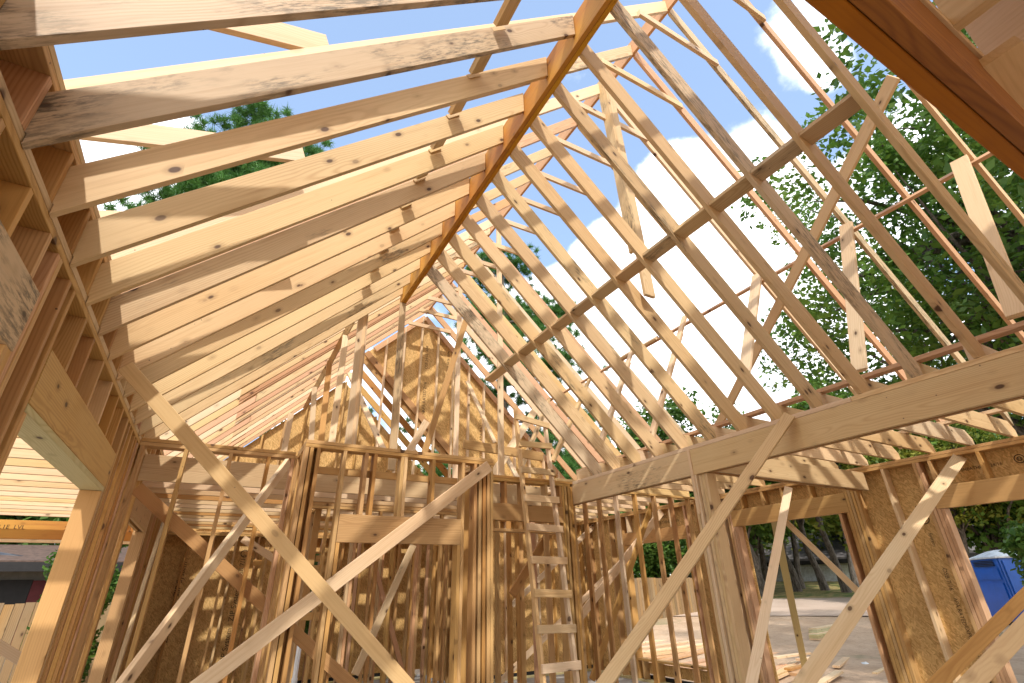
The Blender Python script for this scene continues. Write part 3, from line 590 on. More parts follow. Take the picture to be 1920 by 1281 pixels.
# ------------------------------------------------------------------ temporary braces
def brace(p0, p1, w, lab, mt=HON, upv=None, name='temporary_brace', t=T):
    p0, p1 = V(p0), V(p1); mid = (p0+p1)/2; view = (mid-V((0, 0, EYE))).normalized()
    upv = V(upv) if upv else (p1-p0).normalized().cross(view)
    o = board(name, p0, p1, w, t, mt, up=upv, bow=.0006, c=.003); return tag(o, lab, 'brace')
def ext(p0, p1, k): return p0+(p1-p0)*k
a, b = atd(236, 688, 3.3), atd(750, 1272, 3.35); brace(a, ext(a, b, 1.6), .095, 'long brown brace falling from the left rafters across the stepped wall', PINE)
a, b = at(540, 867, 1, 6.1), atd(238, 1275, 3.2); brace(a, ext(a, b, 1.35), .095, 'long pale pinkish brace leaning down to the lower left', PALE, upv=(.2, .4, 1), t=.045)
a, b = at(917, 874, 1, 5.52), at(385, 1278, 1, 5.52); brace(a, ext(a, b, 1.4), .135, 'wide pale brace nailed across the door header wall', PALE, upv=(0, 0, 1))
a, b = at(1480, 780, 0, 4.45), atd(1138, 1276, 3.5); brace(a, ext(a, b, 1.6), .095, 'brace from the face of the big beam down past the built-up post', PINE, upv=(.35, .2, 1), t=.045)
a, b = atd(1800, 857, 6.0), atd(1515, 1270, 4.0); brace(a, ext(a, b, 1.5), .13, 'large brace leaning in front of the OSB panel from upper right', PALE)
a, b = atd(1478, 917, 5.9), atd(1410, 1277, 4.0); brace(a, ext(a, b, 1.5), .085, 'steep pale brace in the right window opening', PALE, t=.06)
a, b = at(1448, 978, 0, 7.80), at(1513, 1268, 2, -.1); brace(a, ext(a, V((a.x+1.9, b.y*(a.x+1.9)/b.x, -.08)), 1), .10, 'greenish prop standing outside the right window opening', TREAT) if False else None
a = at(1450, 965, 0, 7.82); b = at(1513, 1268, 2, -.1); b = V((0, 0, EYE))+(b-V((0, 0, EYE)))*.92; brace(a, V((b.x, b.y, b.z)), .115, 'greenish treated prop standing outside the right window opening', TREAT, t=.06)
a, b = at(1470, 975, 0, 7.85), at(1622, 1122, 0, 7.85); brace(a, b, .085, 'thin diagonal brace across the right window opening', PINE)
a, b = atd(1935, 1105, 3.4), atd(1755, 1284, 2.9); brace(ext(b, a, 1.6), ext(a, b, 1.5), .075, 'upper of the two braces crossing the bottom right corner', FIR)
a, b = atd(1935, 1160, 2.9), atd(1820, 1284, 2.6); brace(ext(b, a, 1.6), ext(a, b, 1.6), .085, 'lower of the two braces crossing the bottom right corner', PINE)
a, b = at(256, 915, 1, 6.38), at(648, 1275, 1, 6.38); brace(a, ext(a, b, 1.15), .125, 'brown brace let in behind the left corner studs', FIR, upv=(0, 0, 1))
a, b = atd(305, 985, 6.6), atd(212, 1281, 4.8); brace(a, ext(a, b, 1.2), .09, 'thin leaning board beside the left wall opening', MOLD, upv=(0, 1, 0))
a, b = at(455, 1010, 1, 8.2), at(560, 1078, 1, 8.2); brace(a, b, .09, 'short pale brace between the back studs on the left', PALE, upv=(0, 0, 1))
a, b = at(775, 1022, 1, 7.2), at(665, 1265, 1, 7.2); brace(a, b, .09, 'thin brace seen through the wide door opening', MOLD, upv=(1, 0, 0))
a, b = at(700, 1050, 1, 9.5), at(760, 1281, 1, 9.0); brace(a, b, .075, 'pinkish slanted board deep inside the door opening', RED, upv=(1, 0, 0))
a, b = atd(-30, 1195, 5.5), atd(52, 1245, 5.8); brace(a, b, .11, 'pale board end poking in at the lower left outside', PALE)
# ------------------------------------------------------------------ ladder
pl, pr = at(966, 768, 1, 6.42), at(1019, 1281, 1, 5.45)
ql, qr = at(1022, 800, 1, 6.38), at(1082, 1281, 1, 5.45)
e = empty('site_ladder', (3.6, 5.4, .2), 'tall site-built wooden ladder leaning on the wall behind', 'ladder')
dl, dr = (pr-pl), (qr-ql)
board('rail', pl, pl+dl*1.30, .038, .075, PINE, up=(1, 0, 0), parent=e); board('rail', ql, ql+dr*1.30, .038, .075, PALE, up=(1, 0, 0), parent=e)
def onl(p, d, py):   # rail point that stands at a given height of the picture
    best = min(range(0, 1300), key=lambda k: abs(pyx((p+d*(k/1000)))-py)); return p+d*(best/1000)
def pyx(P_):
    q = P_-V((0, 0, EYE)); return 640.5-FPX*q.dot(up)/q.dot(fw)
for ya, yb in ((784, 793), (834, 838), (882, 888), (935, 939), (989, 993), (1050, 1052), (1112, 1114), (1180, 1178), (1253, 1246)):
    a, b = onl(pl, dl, ya), onl(ql, dr, yb); d = (b-a).normalized()*.035; ofs = V((0, -.058, 0))
    board('rung', a-d+ofs, b+d+ofs, .085, T, [PINE, PALE][int(ya) % 2], parent=e, bow=0)
# ------------------------------------------------------------------ slab, ground, road
o = box('floor', (-1.01, -1.6, -.14), (7.75, 12.15, 0), CONC); tag(o, 'pale concrete floor slab', None, kind='structure')
o = box('porch_floor', (-5.4, -1.6, -.16), (-1.012, 10.9, -.03), CONC); tag(o, 'pale concrete porch slab', None, kind='structure')
def gz(x, y):
    d = math.hypot(x, y)
    if x < 2: return -.12
    k = min(1, max(0, (math.degrees(math.atan2(x, y))-15)/20)); return -.12+k*max(0, (.15+.062*(min(d, 60)-18)) if d > 15.6 else 0)
N = 90; vs, fs = [], []
def gmap(s): return math.copysign(abs(s)**2.6*1500, s)
for i in range(N+1):
    for j in range(N+1):
        x, y = gmap(i/N*2-1), gmap(j/N*2-1); vs.append((x, y, gz(x, y)+(0 if (abs(x-3) < 8 and abs(y-5) < 9) else R_.uniform(-.012, .012))))
for i in range(N):
    for j in range(N): a = i*(N+1)+j; fs.append((a, a+N+1, a+N+2, a+1))
o = meshobj('ground', vs, fs, DIRT); tag(o, 'bare dirt yard turning to dry lawn', None, kind='structure')
vs, fs = [], []
for k in range(41):
    a = math.radians(25+k*1.6)
    for d in (24.5, 26.5, 28.5, 30.5, 31.5): x, y = d*math.sin(a), d*math.cos(a); vs.append((x, y, gz(x, y)+.035))
for k in range(40):
    for j in range(4): a = k*5+j; fs.append((a, a+5, a+6, a+1))
o = meshobj('road', vs, fs, ROAD); tag(o, 'grey gravel road beyond the yard', None, kind='structure')
# ------------------------------------------------------------------ lumber on the ground and small things outside
def plank(a, b, w, t, mt, lab, z, grp, name='lumber_board'):
    o = board(name, V((a.x, a.y, z)), V((b.x, b.y, z)), w, t, mt, up=V((-(b-a).y, (b-a).x, 0)), bow=.001); return tag(o, lab, 'board', grp)
def gp(px, py, z=-.1):
    p = at(px, py, 2, z); d = math.hypot(p.x, p.y)
    for _ in range(12): z2 = gz(p.x, p.y)+.02; p = at(px, py, 2, z2) if z2 < 1.4 else p
    return p
PX = [((1196, 1196), (1345, 1180), PALE), ((1194, 1204), (1345, 1187), PALE), ((1193, 1213), (1345, 1194), PALE), ((1192, 1222), (1345, 1202), PALE)]
for k, (a, b, mt) in enumerate(PX):
    for l in range(3):
        pa, pb = at(*a, 2, .1), at(*b, 2, .1); o = plank(pa, pb, .24, T, mt, f'pale plank, {ORD[l]} from the ground in {ORD[k]} row of the pale lumber pile', -.02+l*.042, 'pale lumber pile beyond the low sill')
PX = [((1200, 1236), (1372, 1212)), ((1203, 1248), (1470, 1186)), ((1210, 1228), (1440, 1180)), ((1240, 1252), (1490, 1203)), ((1270, 1256), (1500, 1216))]
for k, (a, b) in enumerate(PX):
    pa, pb = at(*a, 2, -.02), at(*b, 2, -.02); plank(pa, pb, .26, T, RED, f'{ORD[k]} reddish plank lying on the dirt behind the built-up post', -.05+.03*(k % 3), 'reddish planks on the dirt')
for k, (a, b) in enumerate([((1405, 1277), (1600, 1196)), ((1430, 1281), (1613, 1200)), ((1568, 1252), (1624, 1206)), ((1530, 1290), (1575, 1262))]):
    pa, pb = at(*a, 2, -.06), at(*b, 2, -.06); plank(pa, pb, .14, .045, PALE, f'{ORD[k]} loose pale stud lying on the dirt by the window opening', -.07+.012*k, 'loose studs on the dirt')
for k, (a, b, mt) in enumerate([((1440, 1262), (1470, 1246), RED), ((1446, 1272), (1492, 1252), PINE), ((1478, 1262), (1512, 1254), FIR), ((1490, 1276), (1520, 1266), RED), ((1500, 1250), (1532, 1246), PALE), ((1455, 1250), (1520, 1240), PALE)]):
    pa, pb = at(*a, 2, -.05), at(*b, 2, -.05); plank(pa, pb, .14, .045, mt, f'{ORD[k]} short offcut in the scrap heap below the window opening', -.06+.035*k, 'offcuts in the scrap heap', 'wood_offcut')
for k in range(5):
    for l in range(3):
        a, b = gp(1527, 1203-2.6*k), gp(1720, 1176-2.6*k); z = gz(a.x, a.y)+.06+l*.045; a, b = a, V((b.x, b.y, a.z))
        plank(a, b, .24, T, TREAT if (k+l) % 3 else PALE, f'greenish plank, {ORD[l]} layer of {ORD[k]} row in the far treated pile', z, 'treated lumber pile')
for k, (px, py) in enumerate([(1463, 1224), (1625, 1233), (1628, 1250), (1612, 1238), (1535, 1208)]):
    p = at(px, py, 2, -.10); vs = [(0, 0, 0), (.14, .02, .03), (.16, .12, .0), (.03, .13, .045), (.09, .07, .07), (-.03, .06, .02)]
    o = meshobj('paper_scrap', [V(v)*R_.uniform(.8, 1.3) for v in vs], [(0, 1, 4), (1, 2, 4), (2, 3, 4), (3, 5, 4), (5, 0, 4)], TRASH, loc=p); tag(o, f'{ORD[k]} crumpled white scrap lying on the bare dirt', 'litter', 'white scraps on the dirt')
p = gp(1572, 1128); o = box('survey_stake', (p.x-.03, p.y-.03, p.z-.1), (p.x+.03, p.y+.03, p.z+.75), STAKE, bev=.005); tag(o, 'orange survey stake at the edge of the lawn', 'stake')
for k, (a, b, mt) in enumerate([((1440, 1215), (1500, 1208), PINE), ((1640, 1262), (1690, 1240), PALE), ((1465, 1200), (1520, 1216), RED), ((1580, 1225), (1602, 1240), FIR), ((1660, 1225), (1700, 1222), PALE)]):
    pa, pb = at(*a, 2, -.08), at(*b, 2, -.08); plank(pa, pb, .09, .038, mt, f'{ORD[k]} stray stick of lumber lying alone on the bare dirt', -.085, 'stray sticks on the dirt', 'lumber_stick')
# plumbing pipe in the back left room
def tube(pts, rs, mat, name, parent=None, n=8):
    vs, fs = [], []; pts = [V(p) for p in pts]
    for i, p in enumerate(pts):
        d = (pts[min(i+1, len(pts)-1)]-pts[max(i-1, 0)]).normalized(); a = d.orthogonal().normalized(); b = d.cross(a)
        if i and vs: pass
        for k in range(n): an = 2*math.pi*k/n; vs.append(p+a*(rs[i]*math.cos(an))+b*(rs[i]*math.sin(an)))
    for i in range(len(pts)-1):
        for k in range(n): a0, b0 = i*n+k, i*n+(k+1) % n; fs.append((a0, b0, b0+n, a0+n))
    fs.append(tuple(range(n-1, -1, -1))); fs.append(tuple((len(pts)-1)*n+k for k in range(n)))
    o = meshobj(name, vs, fs, mat, parent); 
    for f in o.data.polygons: f.use_smooth = True
    if parent: o.matrix_local = Matrix.Translation(-parent.location)
    return o
pb = at(552, 1275, 1, 7.4); ptp = at(560, 1198, 1, 7.4)
e = empty('vent_pipe', (pb.x, pb.y, 0), 'white plastic plumbing pipe standing behind the left studs', 'pipe')
tube([(pb.x, pb.y, 0), (pb.x, pb.y, ptp.z)], [.028, .028], PVC, 'pipe', e, 12); tube([(pb.x, pb.y, .62), (pb.x, pb.y, .72)], [.034, .034], PVC, 'coupling', e, 12)
# ------------------------------------------------------------------ fences
def fence(a, b, h, z, lab, mt=FENCE, back=False):
    a, b = V((*a, z)), V((*b, z)); L = (b-a).length; d = (b-a)/L; e = empty('picket_fence', a, lab, 'fence'); n = int(L/.145); nrm = V((-d.y, d.x, 0))
    vs, fs = [], []
    for k in range(min(n, 98)):
        c = a+d*(k*.145+.07); hh = h+R_.uniform(-.02, .02); o_ = nrm*R_.uniform(-.004, .004)
        board('picket', c+o_, c+o_+V((0, 0, hh)), .138, .016, mt, up=d, parent=e, bow=0)
    for zz in (.35, h-.3): board('rail', a+nrm*.03+V((0, 0, zz)), a+d*min(L, 98*.145)+nrm*.03+V((0, 0, zz)), .08, .036, mt, parent=e, bow=0)
fence((-9.0, 13.2), (-.3, 13.2), 1.66, -.12, 'brown picket fence below the neighbour house, lower left')
fa = at(1165, 1183, 2, .1); fb = at(1310, 1170, 2, .1)
fdir = (fb-fa).normalized(); fa2 = fa-fdir*3; fb2 = fb+fdir*1.5
fence((fa2.x, fa2.y), (fb2.x, fb2.y), 1.80, .10, 'tall weathered picket fence beyond the right window')
# ------------------------------------------------------------------ houses
def P3(px, py, Y): return at(px, py, 1, Y)
Yh = 16.0
e = empty('neighbour_house', (-8, Yh, 0), 'low grey neighbour house with maroon shutters, lower left', 'house')
ev = P3(60, 1058, Yh).z; rg_z = P3(60, 1030, Yh+3.2).z
box('wall', (-16, Yh+.4, -.1), (-1.9, Yh+.55, ev), WALLG, e)
mw = meshobj('roof', [(-16.5, Yh-.3, ev-.05), (-1.6, Yh-.3, ev-.05), (-1.6, Yh+3.4, rg_z), (-16.5, Yh+3.4, rg_z), (-16.5, Yh-.3, ev+.06), (-1.6, Yh-.3, ev+.06), (-1.6, Yh+3.4, rg_z+.12), (-16.5, Yh+3.4, rg_z+.12)], [(0, 1, 2, 3), (7, 6, 5, 4), (0, 4, 5, 1), (1, 5, 6, 2), (2, 6, 7, 3), (3, 7, 4, 0)], SHING, e); mw.matrix_local = Matrix.Translation(-e.location)
box('fascia', (-16.5, Yh-.34, ev-.16), (-1.6, Yh-.302, ev+.03), DARK, e)
wa, wb = P3(5, 1092, Yh+.38), P3(40, 1135, Yh+.38); w_ = box('window', (wa.x-.05, Yh+.36, wb.z-.9), (wb.x+.05, Yh+.40, wa.z+.05), DARK, e)
g = box('pane', (wa.x+.02, Yh+.345, wb.z-.8), (wb.x-.03, Yh+.358, wa.z-.04), GLASS); g.parent = w_; g.matrix_local = Matrix.Translation(V(((wa.x+wb.x)/2, Yh+.3515, (wb.z-.8+wa.z-.04)/2))-w_.matrix_local.translation-e.location)
box('shutter', (wb.x+.06, Yh+.35, wb.z-.9), (wb.x+.40, Yh+.39, wa.z+.03), MAROON, e); box('shutter', (wa.x-.42, Yh+.35, wb.z-.9), (wa.x-.07, Yh+.39, wa.z+.03), MAROON, e)
pp0, pp1 = P3(-10, 1040, Yh+1.0), P3(40, 1048, Yh+.6); tube([pp0, pp1], [.07, .07], STEEL, 'roof_pipe', e)
# white house beyond the road
c = V((0, 0, EYE)); 
def far(px, py, d): r = ray(px, py); h = math.hypot(r.x, r.y); return c+r*(d/h)
hl, hr = far(1395, 1085, 46), far(1680, 1090, 43); dx = (hr-hl); dx.z = 0; dx.normalize(); nx = V((-dx.y, dx.x, 0))
if nx.dot(hl) < 0: nx = -nx
base = min(hl.z, hr.z)-.5; eave = far(1540, 1049, 44.5).z; rid = far(1540, 1003, 49).z; L = (hr-hl).length
Mh = Matrix.Identity(4)
for i in range(3): Mh[i][0], Mh[i][1], Mh[i][2] = dx[i], nx[i], (0, 0, 1)[i]
Mh.translation = V((hl.x, hl.y, 0))
e = bpy.data.objects.new('white_house', None); COL.objects.link(e); e.matrix_world = Mh; tag(e, 'white garage house with dark roof beyond the lawn', 'house')
def hbox(name, a, b, mt, par=e):
    o = box(name, a, b, mt); o.parent = par; o.matrix_local = Matrix.Translation((V(a)+V(b))/2); return o
hbox('wall', (0, 0, base), (L+6, .2, eave), WALLW); 
def roofq(name, pts, mt):
    n = len(pts); o = meshobj(name, [V(p) for p in pts]+[V(p)+V((0, 0, .15)) for p in pts], [tuple(range(n-1, -1, -1)), tuple(range(n, 2*n))]+[(i, (i+1) % n, (i+1) % n+n, i+n) for i in range(n)], mt); o.parent = e; o.matrix_local = Matrix.Identity(4); return o
roofq('roof', [(-.6, -.7, eave-.1), (L+6.6, -.7, eave-.1), (L+6.6, 5, rid), (-.6+2.5, 5, rid)], SHINGD)
hbox('fascia', (-.6, -.75, eave-.35), (L+6.6, -.705, eave-.08), DARK)
for k, (u0_, u1_) in enumerate(((.42, .66), (.70, .92))):
    hbox('garage_door', (L*u0_, -.04, base+.05), (L*u1_, -.005, eave-.45), WHITEP)
    hbox('door_trim', (L*u1_+.02, -.05, base+.05), (L*u1_+.22, -.005, eave-.4), DARK)
for u in (.04, .14): w_ = hbox('window', (L*u, -.04, base+1.1), (L*u+.9, -.005, eave-.7), WHITEP); g = hbox('pane', (L*u+.1, -.06, base+1.2), (L*u+.8, -.042, eave-.8), GLASS)
# ------------------------------------------------------------------ portable toilet
def toilet():
    dch = 23.8; p = far(1862, 1165, dch); q = far(1925, 1178, dch-1.4)
    d = V((q.x-p.x, q.y-p.y, 0)).normalized(); n_ = V((-d.y, d.x, 0)); n_ = n_ if n_.dot(p) > 0 else -n_
    W_ = 1.5; H_ = (far(1812, 1046, dch).z-p.z)
    Mt = Matrix.Identity(4)
    for i in range(3): Mt[i][0], Mt[i][1], Mt[i][2] = d[i], n_[i], (0, 0, 1)[i]
    Mt.translation = V((p.x, p.y, p.z-.05))
    e = bpy.data.objects.new('portable_toilet', None); COL.objects.link(e); e.matrix_world = Mt; tag(e, 'blue portable toilet with a white roof behind the leaves', 'portable toilet')
    def b(name, a, c_, mt, bev=.02): o = box(name, a, c_, mt, bev=bev); o.parent = e; o.matrix_local = Matrix.Translation((V(a)+V(c_))/2); return o
    b('cabin', (0, 0, 0), (W_, 1.3, H_), BLUE, .04)
    for z0, z1 in ((.15, H_*.62), (H_*.66, H_*.84)): b('wall_panel', (.12, -.03, z0), (W_-.12, -.002, z1), BLUE, .012)
    for k in range(4): b('vent_slat', (.2, -.05, H_*.87+k*.045), (W_-.2, -.005, H_*.87+k*.045+.02), DARK, .004)
    b('door', (W_+.002, .1, .1), (W_+.04, 1.2, H_*.95), BLUE, .01); b('base_skid', (-.05, -.05, -.1), (W_+.05, 1.35, .1), DARK, .01)
    # domed white roof
    vs, fs = [], []; N1, N2 = 12, 8
    for i in range(N1+1):
        for j in range(N2+1):
            x, y = -.05+(W_+.1)*i/N1, -.05+1.4*j/N2; s = (1-abs(2*i/N1-1)**2.5)*(1-abs(2*j/N2-1)**2.5); vs.append((x, y, H_+.02+.22*s))
    for i in range(N1):
        for j in range(N2): a = i*(N2+1)+j; fs.append((a, a+N2+1, a+N2+2, a+1))
    o = meshobj('roof', vs, fs, WHITEP); o.parent = e; o.matrix_local = Matrix.Identity(4)
    b('roof_rim', (-.06, -.06, H_-.03), (W_+.06, 1.36, H_+.03), WHITEP, .015)
toilet()
# ------------------------------------------------------------------ trees
def leaves(name, centers, radii, count, size, mat, parent, rs, flat=.5, lobes=5):
    rng = np.random.default_rng(rs); centers = np.array(centers); radii = np.array(radii)
    wt = radii**2; idx = rng.choice(len(centers), count, p=wt/wt.sum())
    d = rng.normal(size=(count, 3)); d /= np.linalg.norm(d, axis=1)[:, None]
    r = rng.random(count)**.45; pos = centers[idx]+d*(radii[idx]*r)[:, None]*np.array([1, 1, flat+.3])
    nrm = rng.normal(size=(count, 3))+np.array([0, 0, 1.0]); nrm /= np.linalg.norm(nrm, axis=1)[:, None]
    a = np.cross(nrm, rng.normal(size=(count, 3))); a /= np.linalg.norm(a, axis=1)[:, None]; b = np.cross(nrm, a)
    s = size*(.6+.8*rng.random(count))[:, None]
    # kite shaped leaf: 4 corners
    vs = np.stack([pos-a*s, pos+b*s*.55+a*s*.1, pos+a*s, pos-b*s*.55+a*s*.1], 1).reshape(-1, 3)
    loc = np.array(parent.location) if parent else np.zeros(3); vs = vs-loc
    me = bpy.data.meshes.new(name); n = count
    me.vertices.add(4*n); me.vertices.foreach_set('co', vs.astype(np.float32).ravel()); me.loops.add(4*n); me.loops.foreach_set('vertex_index', np.arange(4*n, dtype=np.int32))
    me.polygons.add(n); me.polygons.foreach_set('loop_start', np.arange(0, 4*n, 4, dtype=np.int32)); me.update(calc_edges=True)
    o = bpy.data.objects.new(name, me); COL.objects.link(o); me.materials.append(mat); o.parent = parent; return o
def tree(base, h, cr, label, mat=LEAF, seed=1, n=14000, leaf=.11, trunk=.22, cz=.62, flat=.8, lean=(0, 0), name='oak_tree', nb=26, low=0.32, clump=.30, group=None, grow=None):
    rr = random.Random(seed); base = V(base); e = empty(name, base, label, 'tree', group)
    top = base+V((lean[0], lean[1], h*.72)); pts, rad = [], []
    for k in range(8):
        s = k/7; pts.append(base.lerp(top, s)+V((rr.uniform(-1, 1), rr.uniform(-1, 1), 0))*.03*h*s*(1-s)*3); rad.append(trunk*(1-s*.72)*(1.25 if k == 0 else 1))
    limbs = [(pts, rad)]; cs, rs = [], []
    C0 = base+V((lean[0], lean[1], h*cz))
    for k in range(nb):
        th = rr.uniform(0, 6.283); uu = rr.uniform(-1, 1); q = math.sqrt(max(0, 1-uu*uu)); rr3 = rr.uniform(.45, 1)**.6
        tip = C0+V((cr*q*math.cos(th)*rr3, cr*q*math.sin(th)*rr3, h*(1-low)/2*uu*rr3*flat)); s0 = rr.uniform(low, .98); st = pts[min(7, int(s0*7))]
        mid = st.lerp(tip, .5)+V((rr.uniform(-.1, .1)*cr, rr.uniform(-.1, .1)*cr, rr.uniform(-.02, .12)*cr)); q1 = st.lerp(mid, .5)+V((rr.uniform(-.05, .05)*cr, rr.uniform(-.05, .05)*cr, .04*cr)); q2 = mid.lerp(tip, .5)+V((rr.uniform(-.06, .06)*cr, rr.uniform(-.06, .06)*cr, 0))
        t0 = trunk*rr.uniform(.25, .42); limbs.append(([st, q1, mid, q2, tip], [t0, t0*.8, t0*.55, t0*.35, t0*.12]))
        for ce, k_ in ((tip, 1), (q2, .85), (mid, .6)):
            for _ in range(2):
                cs.append(ce+V((rr.gauss(0, .12), rr.gauss(0, .12), rr.gauss(0, .08)))*cr); rs.append(cr*clump*k_*rr.uniform(.5, 1.1))
    vs, fs = [], []
    for pts_, rad_ in limbs:
        o0 = len(vs); nn = 7
        for i, p in enumerate(pts_):
            d = (pts_[min(i+1, len(pts_)-1)]-pts_[max(i-1, 0)]).normalized(); a = d.cross(V((.3, .9, .31))).normalized(); b = d.cross(a)
            for k in range(nn): an = 6.2832*k/nn; vs.append(p+a*(rad_[i]*math.cos(an))+b*(rad_[i]*math.sin(an))-base)
        for i in range(len(pts_)-1):
            for k in range(nn): fs.append((o0+i*nn+k, o0+i*nn+(k+1) % nn, o0+(i+1)*nn+(k+1) % nn, o0+(i+1)*nn+k))
    t_ = meshobj('trunk', vs, fs, BARK); t_.parent = e
    for f in t_.data.polygons: f.use_smooth = True
    leaves('crown', [tuple(c_) for c_ in cs], rs, n, leaf, mat, e, seed, flat); return e
def pine(base, h, cr, label, seed, low=.45, tufts=420):
    rr = random.Random(seed); base = V(base); e = empty('pine_tree', base, label, 'tree')
    pts = [base+V((0, 0, h*k/6)) for k in range(7)]; limbs = [(pts, [.22*(1-k/7.5) for k in range(7)])]; tips = []
    for k in range(60):
        s = rr.uniform(low, 1.0); z = h*s; ln = cr*(1.12-s)**.6*rr.uniform(.55, 1.1); th = rr.uniform(0, 6.283); st = base+V((0, 0, z)); tip = st+V((math.cos(th)*ln, math.sin(th)*ln, ln*.25))
        md = st.lerp(tip, .55)-V((0, 0, ln*.08)); limbs.append(([st, md, tip], [.06, .035, .012]))
        for _ in range(max(2, tufts//60)):
            q = rr.uniform(.45, 1.05); c_ = st.lerp(md, q*2) if q < .5 else md.lerp(tip, (q-.5)*2); tips.append(c_+V((rr.gauss(0, .28), rr.gauss(0, .28), rr.gauss(0, .14)))*cr*.35)
    vs, fs = [], []
    for pts_, rad_ in limbs:
        o0 = len(vs); nn = 6
        for i, p in enumerate(pts_):
            d = (pts_[min(i+1, len(pts_)-1)]-pts_[max(i-1, 0)]).normalized(); a = d.cross(V((.3, .9, .31))).normalized(); b = d.cross(a)
            for k in range(nn): an = 6.2832*k/nn; vs.append(p+a*(rad_[i]*math.cos(an))+b*(rad_[i]*math.sin(an))-base)
        for i in range(len(pts_)-1):
            for k in range(nn): fs.append((o0+i*nn+k, o0+i*nn+(k+1) % nn, o0+(i+1)*nn+(k+1) % nn, o0+(i+1)*nn+k))
    t_ = meshobj('trunk', vs, fs, BARK); t_.parent = e
    rng = np.random.default_rng(seed); tp = np.array([tuple(t-base) for t in tips]); per = 90; n = len(tp)*per; c_ = np.repeat(tp, per, 0)
    d = rng.normal(size=(n, 3)); d[:, 2] = d[:, 2]*.9+.35; d /= np.linalg.norm(d, axis=1)[:, None]; L_ = .30*(.6+.5*rng.random(n))[:, None]
    sd = np.cross(d, rng.normal(size=(n, 3))); sd /= np.linalg.norm(sd, axis=1)[:, None]; s0 = c_+rng.normal(size=(n, 3))*.05
    vv = np.stack([s0-sd*.013, s0+sd*.013, s0+d*L_], 1).reshape(-1, 3)
    me = bpy.data.meshes.new('crown'); me.vertices.add(3*n); me.vertices.foreach_set('co', vv.astype(np.float32).ravel()); me.loops.add(3*n); me.loops.foreach_set('vertex_index', np.arange(3*n, dtype=np.int32)); me.polygons.add(n); me.polygons.foreach_set('loop_start', np.arange(0, 3*n, 3, dtype=np.int32)); me.update(calc_edges=True)
    o = bpy.data.objects.new('crown', me); COL.objects.link(o); me.materials.append(NEEDLE); o.parent = e
def onground(px, d):
    r = ray(px, 1100); h = math.hypot(r.x, r.y); x, y = r.x/h*d, r.y/h*d; return V((x, y, gz(x, y)-.05))
def azp(az, d): x, y = d*math.sin(math.radians(az)), d*math.cos(math.radians(az)); return V((x, y, gz(x, y)-.05))
tree(azp(80.5, 15.5), 15.0, 5.7, 'large leafy oak filling the right side behind the rafters', LEAF, 11, 52000, .08, .32, .60, .95, nb=60, low=.28, clump=.145)
tree(azp(96, 15), 15.5, 6.5, 'second oak at the far right edge, denser and darker', LEAFD, 12, 30000, .10, .32, .6, .95, nb=60, low=.25, clump=.14)
tree(azp(47.5, 38), 13.5, 4.6, 'small dark tree rising behind the right rafter feet', LEAFD, 13, 16000, .2, .25, .6, .9)
tree(azp(62.5, 30), 11.5, 3.0, 'round topped light green tree left of the big oak', LEAF, 14, 14000, .16, .22, .6, .9)
tree(azp(53, 34), 9.5, 3.2, 'low tree between the rafter feet and white clouds', LEAFD, 15, 12000, .18, .2, .6, .9)
pine(azp(-4.2, 16.5), 17.5, 4.9, 'tall pine seen through the left rafters', 21, .48, 2400)
pine(azp(28.5, 22), 17.5, 5.2, 'tall pine seen through the middle of the roof', 22, .25, 2600)
# trees on the lawn with visible trunks
for k, (px, d, mt, hh) in enumerate([(1432, 33, LEAFD, 9), (1441, 36, LEAF, 9), (1494, 36, LEAF, 10), (1502, 38, LEAFD, 10), (1546, 36.5, LEAFD, 11), (1585, 35, LEAF, 10), (1608, 38, LEAFD, 9)]):
    tree(onground(px, d), hh, 2.5, f'{ORD[k]} lawn tree from the left with a dark trunk in front of the white house', mt, 31+k, 3200, .15, .21, .74, .55, lean=((-.9, .6, -1.2, .4, -1.3, -.9, .3)[k], 0), low=.5, nb=22, clump=.28, group='trees on the lawn')
for k, (px, d, hh, mt) in enumerate([(1405, 52, 11, LEAFY), (1350, 45, 10, LEAFY), (1480, 58, 13, LEAFY), (1560, 58, 13, LEAFD), (1640, 55, 12, LEAF), (1700, 45, 10, LEAFY), (1300, 42, 9, LEAFD)]):
    tree(onground(px, d), hh, 5.2, f'{ORD[k]} tree in the far row behind the white house, {"yellowing" if mt is LEAFY else "green"}', mt, 51+k, 11000, .22, .25, .55, .95, low=.15, nb=24, clump=.34, group='trees behind the white house')
tree(at(1225, 1100, 1, 26), 7.5, 3.6, 'dense shrubby tree behind the weathered fence', LEAFD, 61, 22000, .12, .2, .5, 1.0, low=.05, nb=34, clump=.34); tree(at(1290, 1100, 1, 24), 7.0, 3.4, 'second shrubby tree behind the weathered fence', LEAFD, 62, 20000, .12, .2, .5, 1.0, low=.05, nb=34, clump=.34); tree(at(1165, 1100, 1, 27), 7.5, 3.4, 'third shrubby tree, left end of the weathered fence', LEAFD, 63, 20000, .12, .2, .5, 1.0, low=.05, nb=34, clump=.34)
tree(onground(1840, 29), 8.5, 3.6, 'sunlit tree right behind the blue portable toilet', LEAFY, 71, 16000, .09, .14, .68, .6, low=.45, nb=26, clump=.3); tree(onground(1995, 13), 3.3, .85, 'leafy branches in front of the blue portable toilet', LEAFD, 72, 5000, .06, .09, .62, .7, low=.4, nb=22, clump=.28)
tree(onground(1780, 30), 7.5, 3.6, 'light green tree beyond the portable toilet', LEAFY, 73, 16000, .15, .2, .6, .9, low=.25); tree(onground(1900, 30), 8.5, 4.2, 'green tree far behind the portable toilet', LEAF, 74, 16000, .15, .2, .6, .9, low=.2)
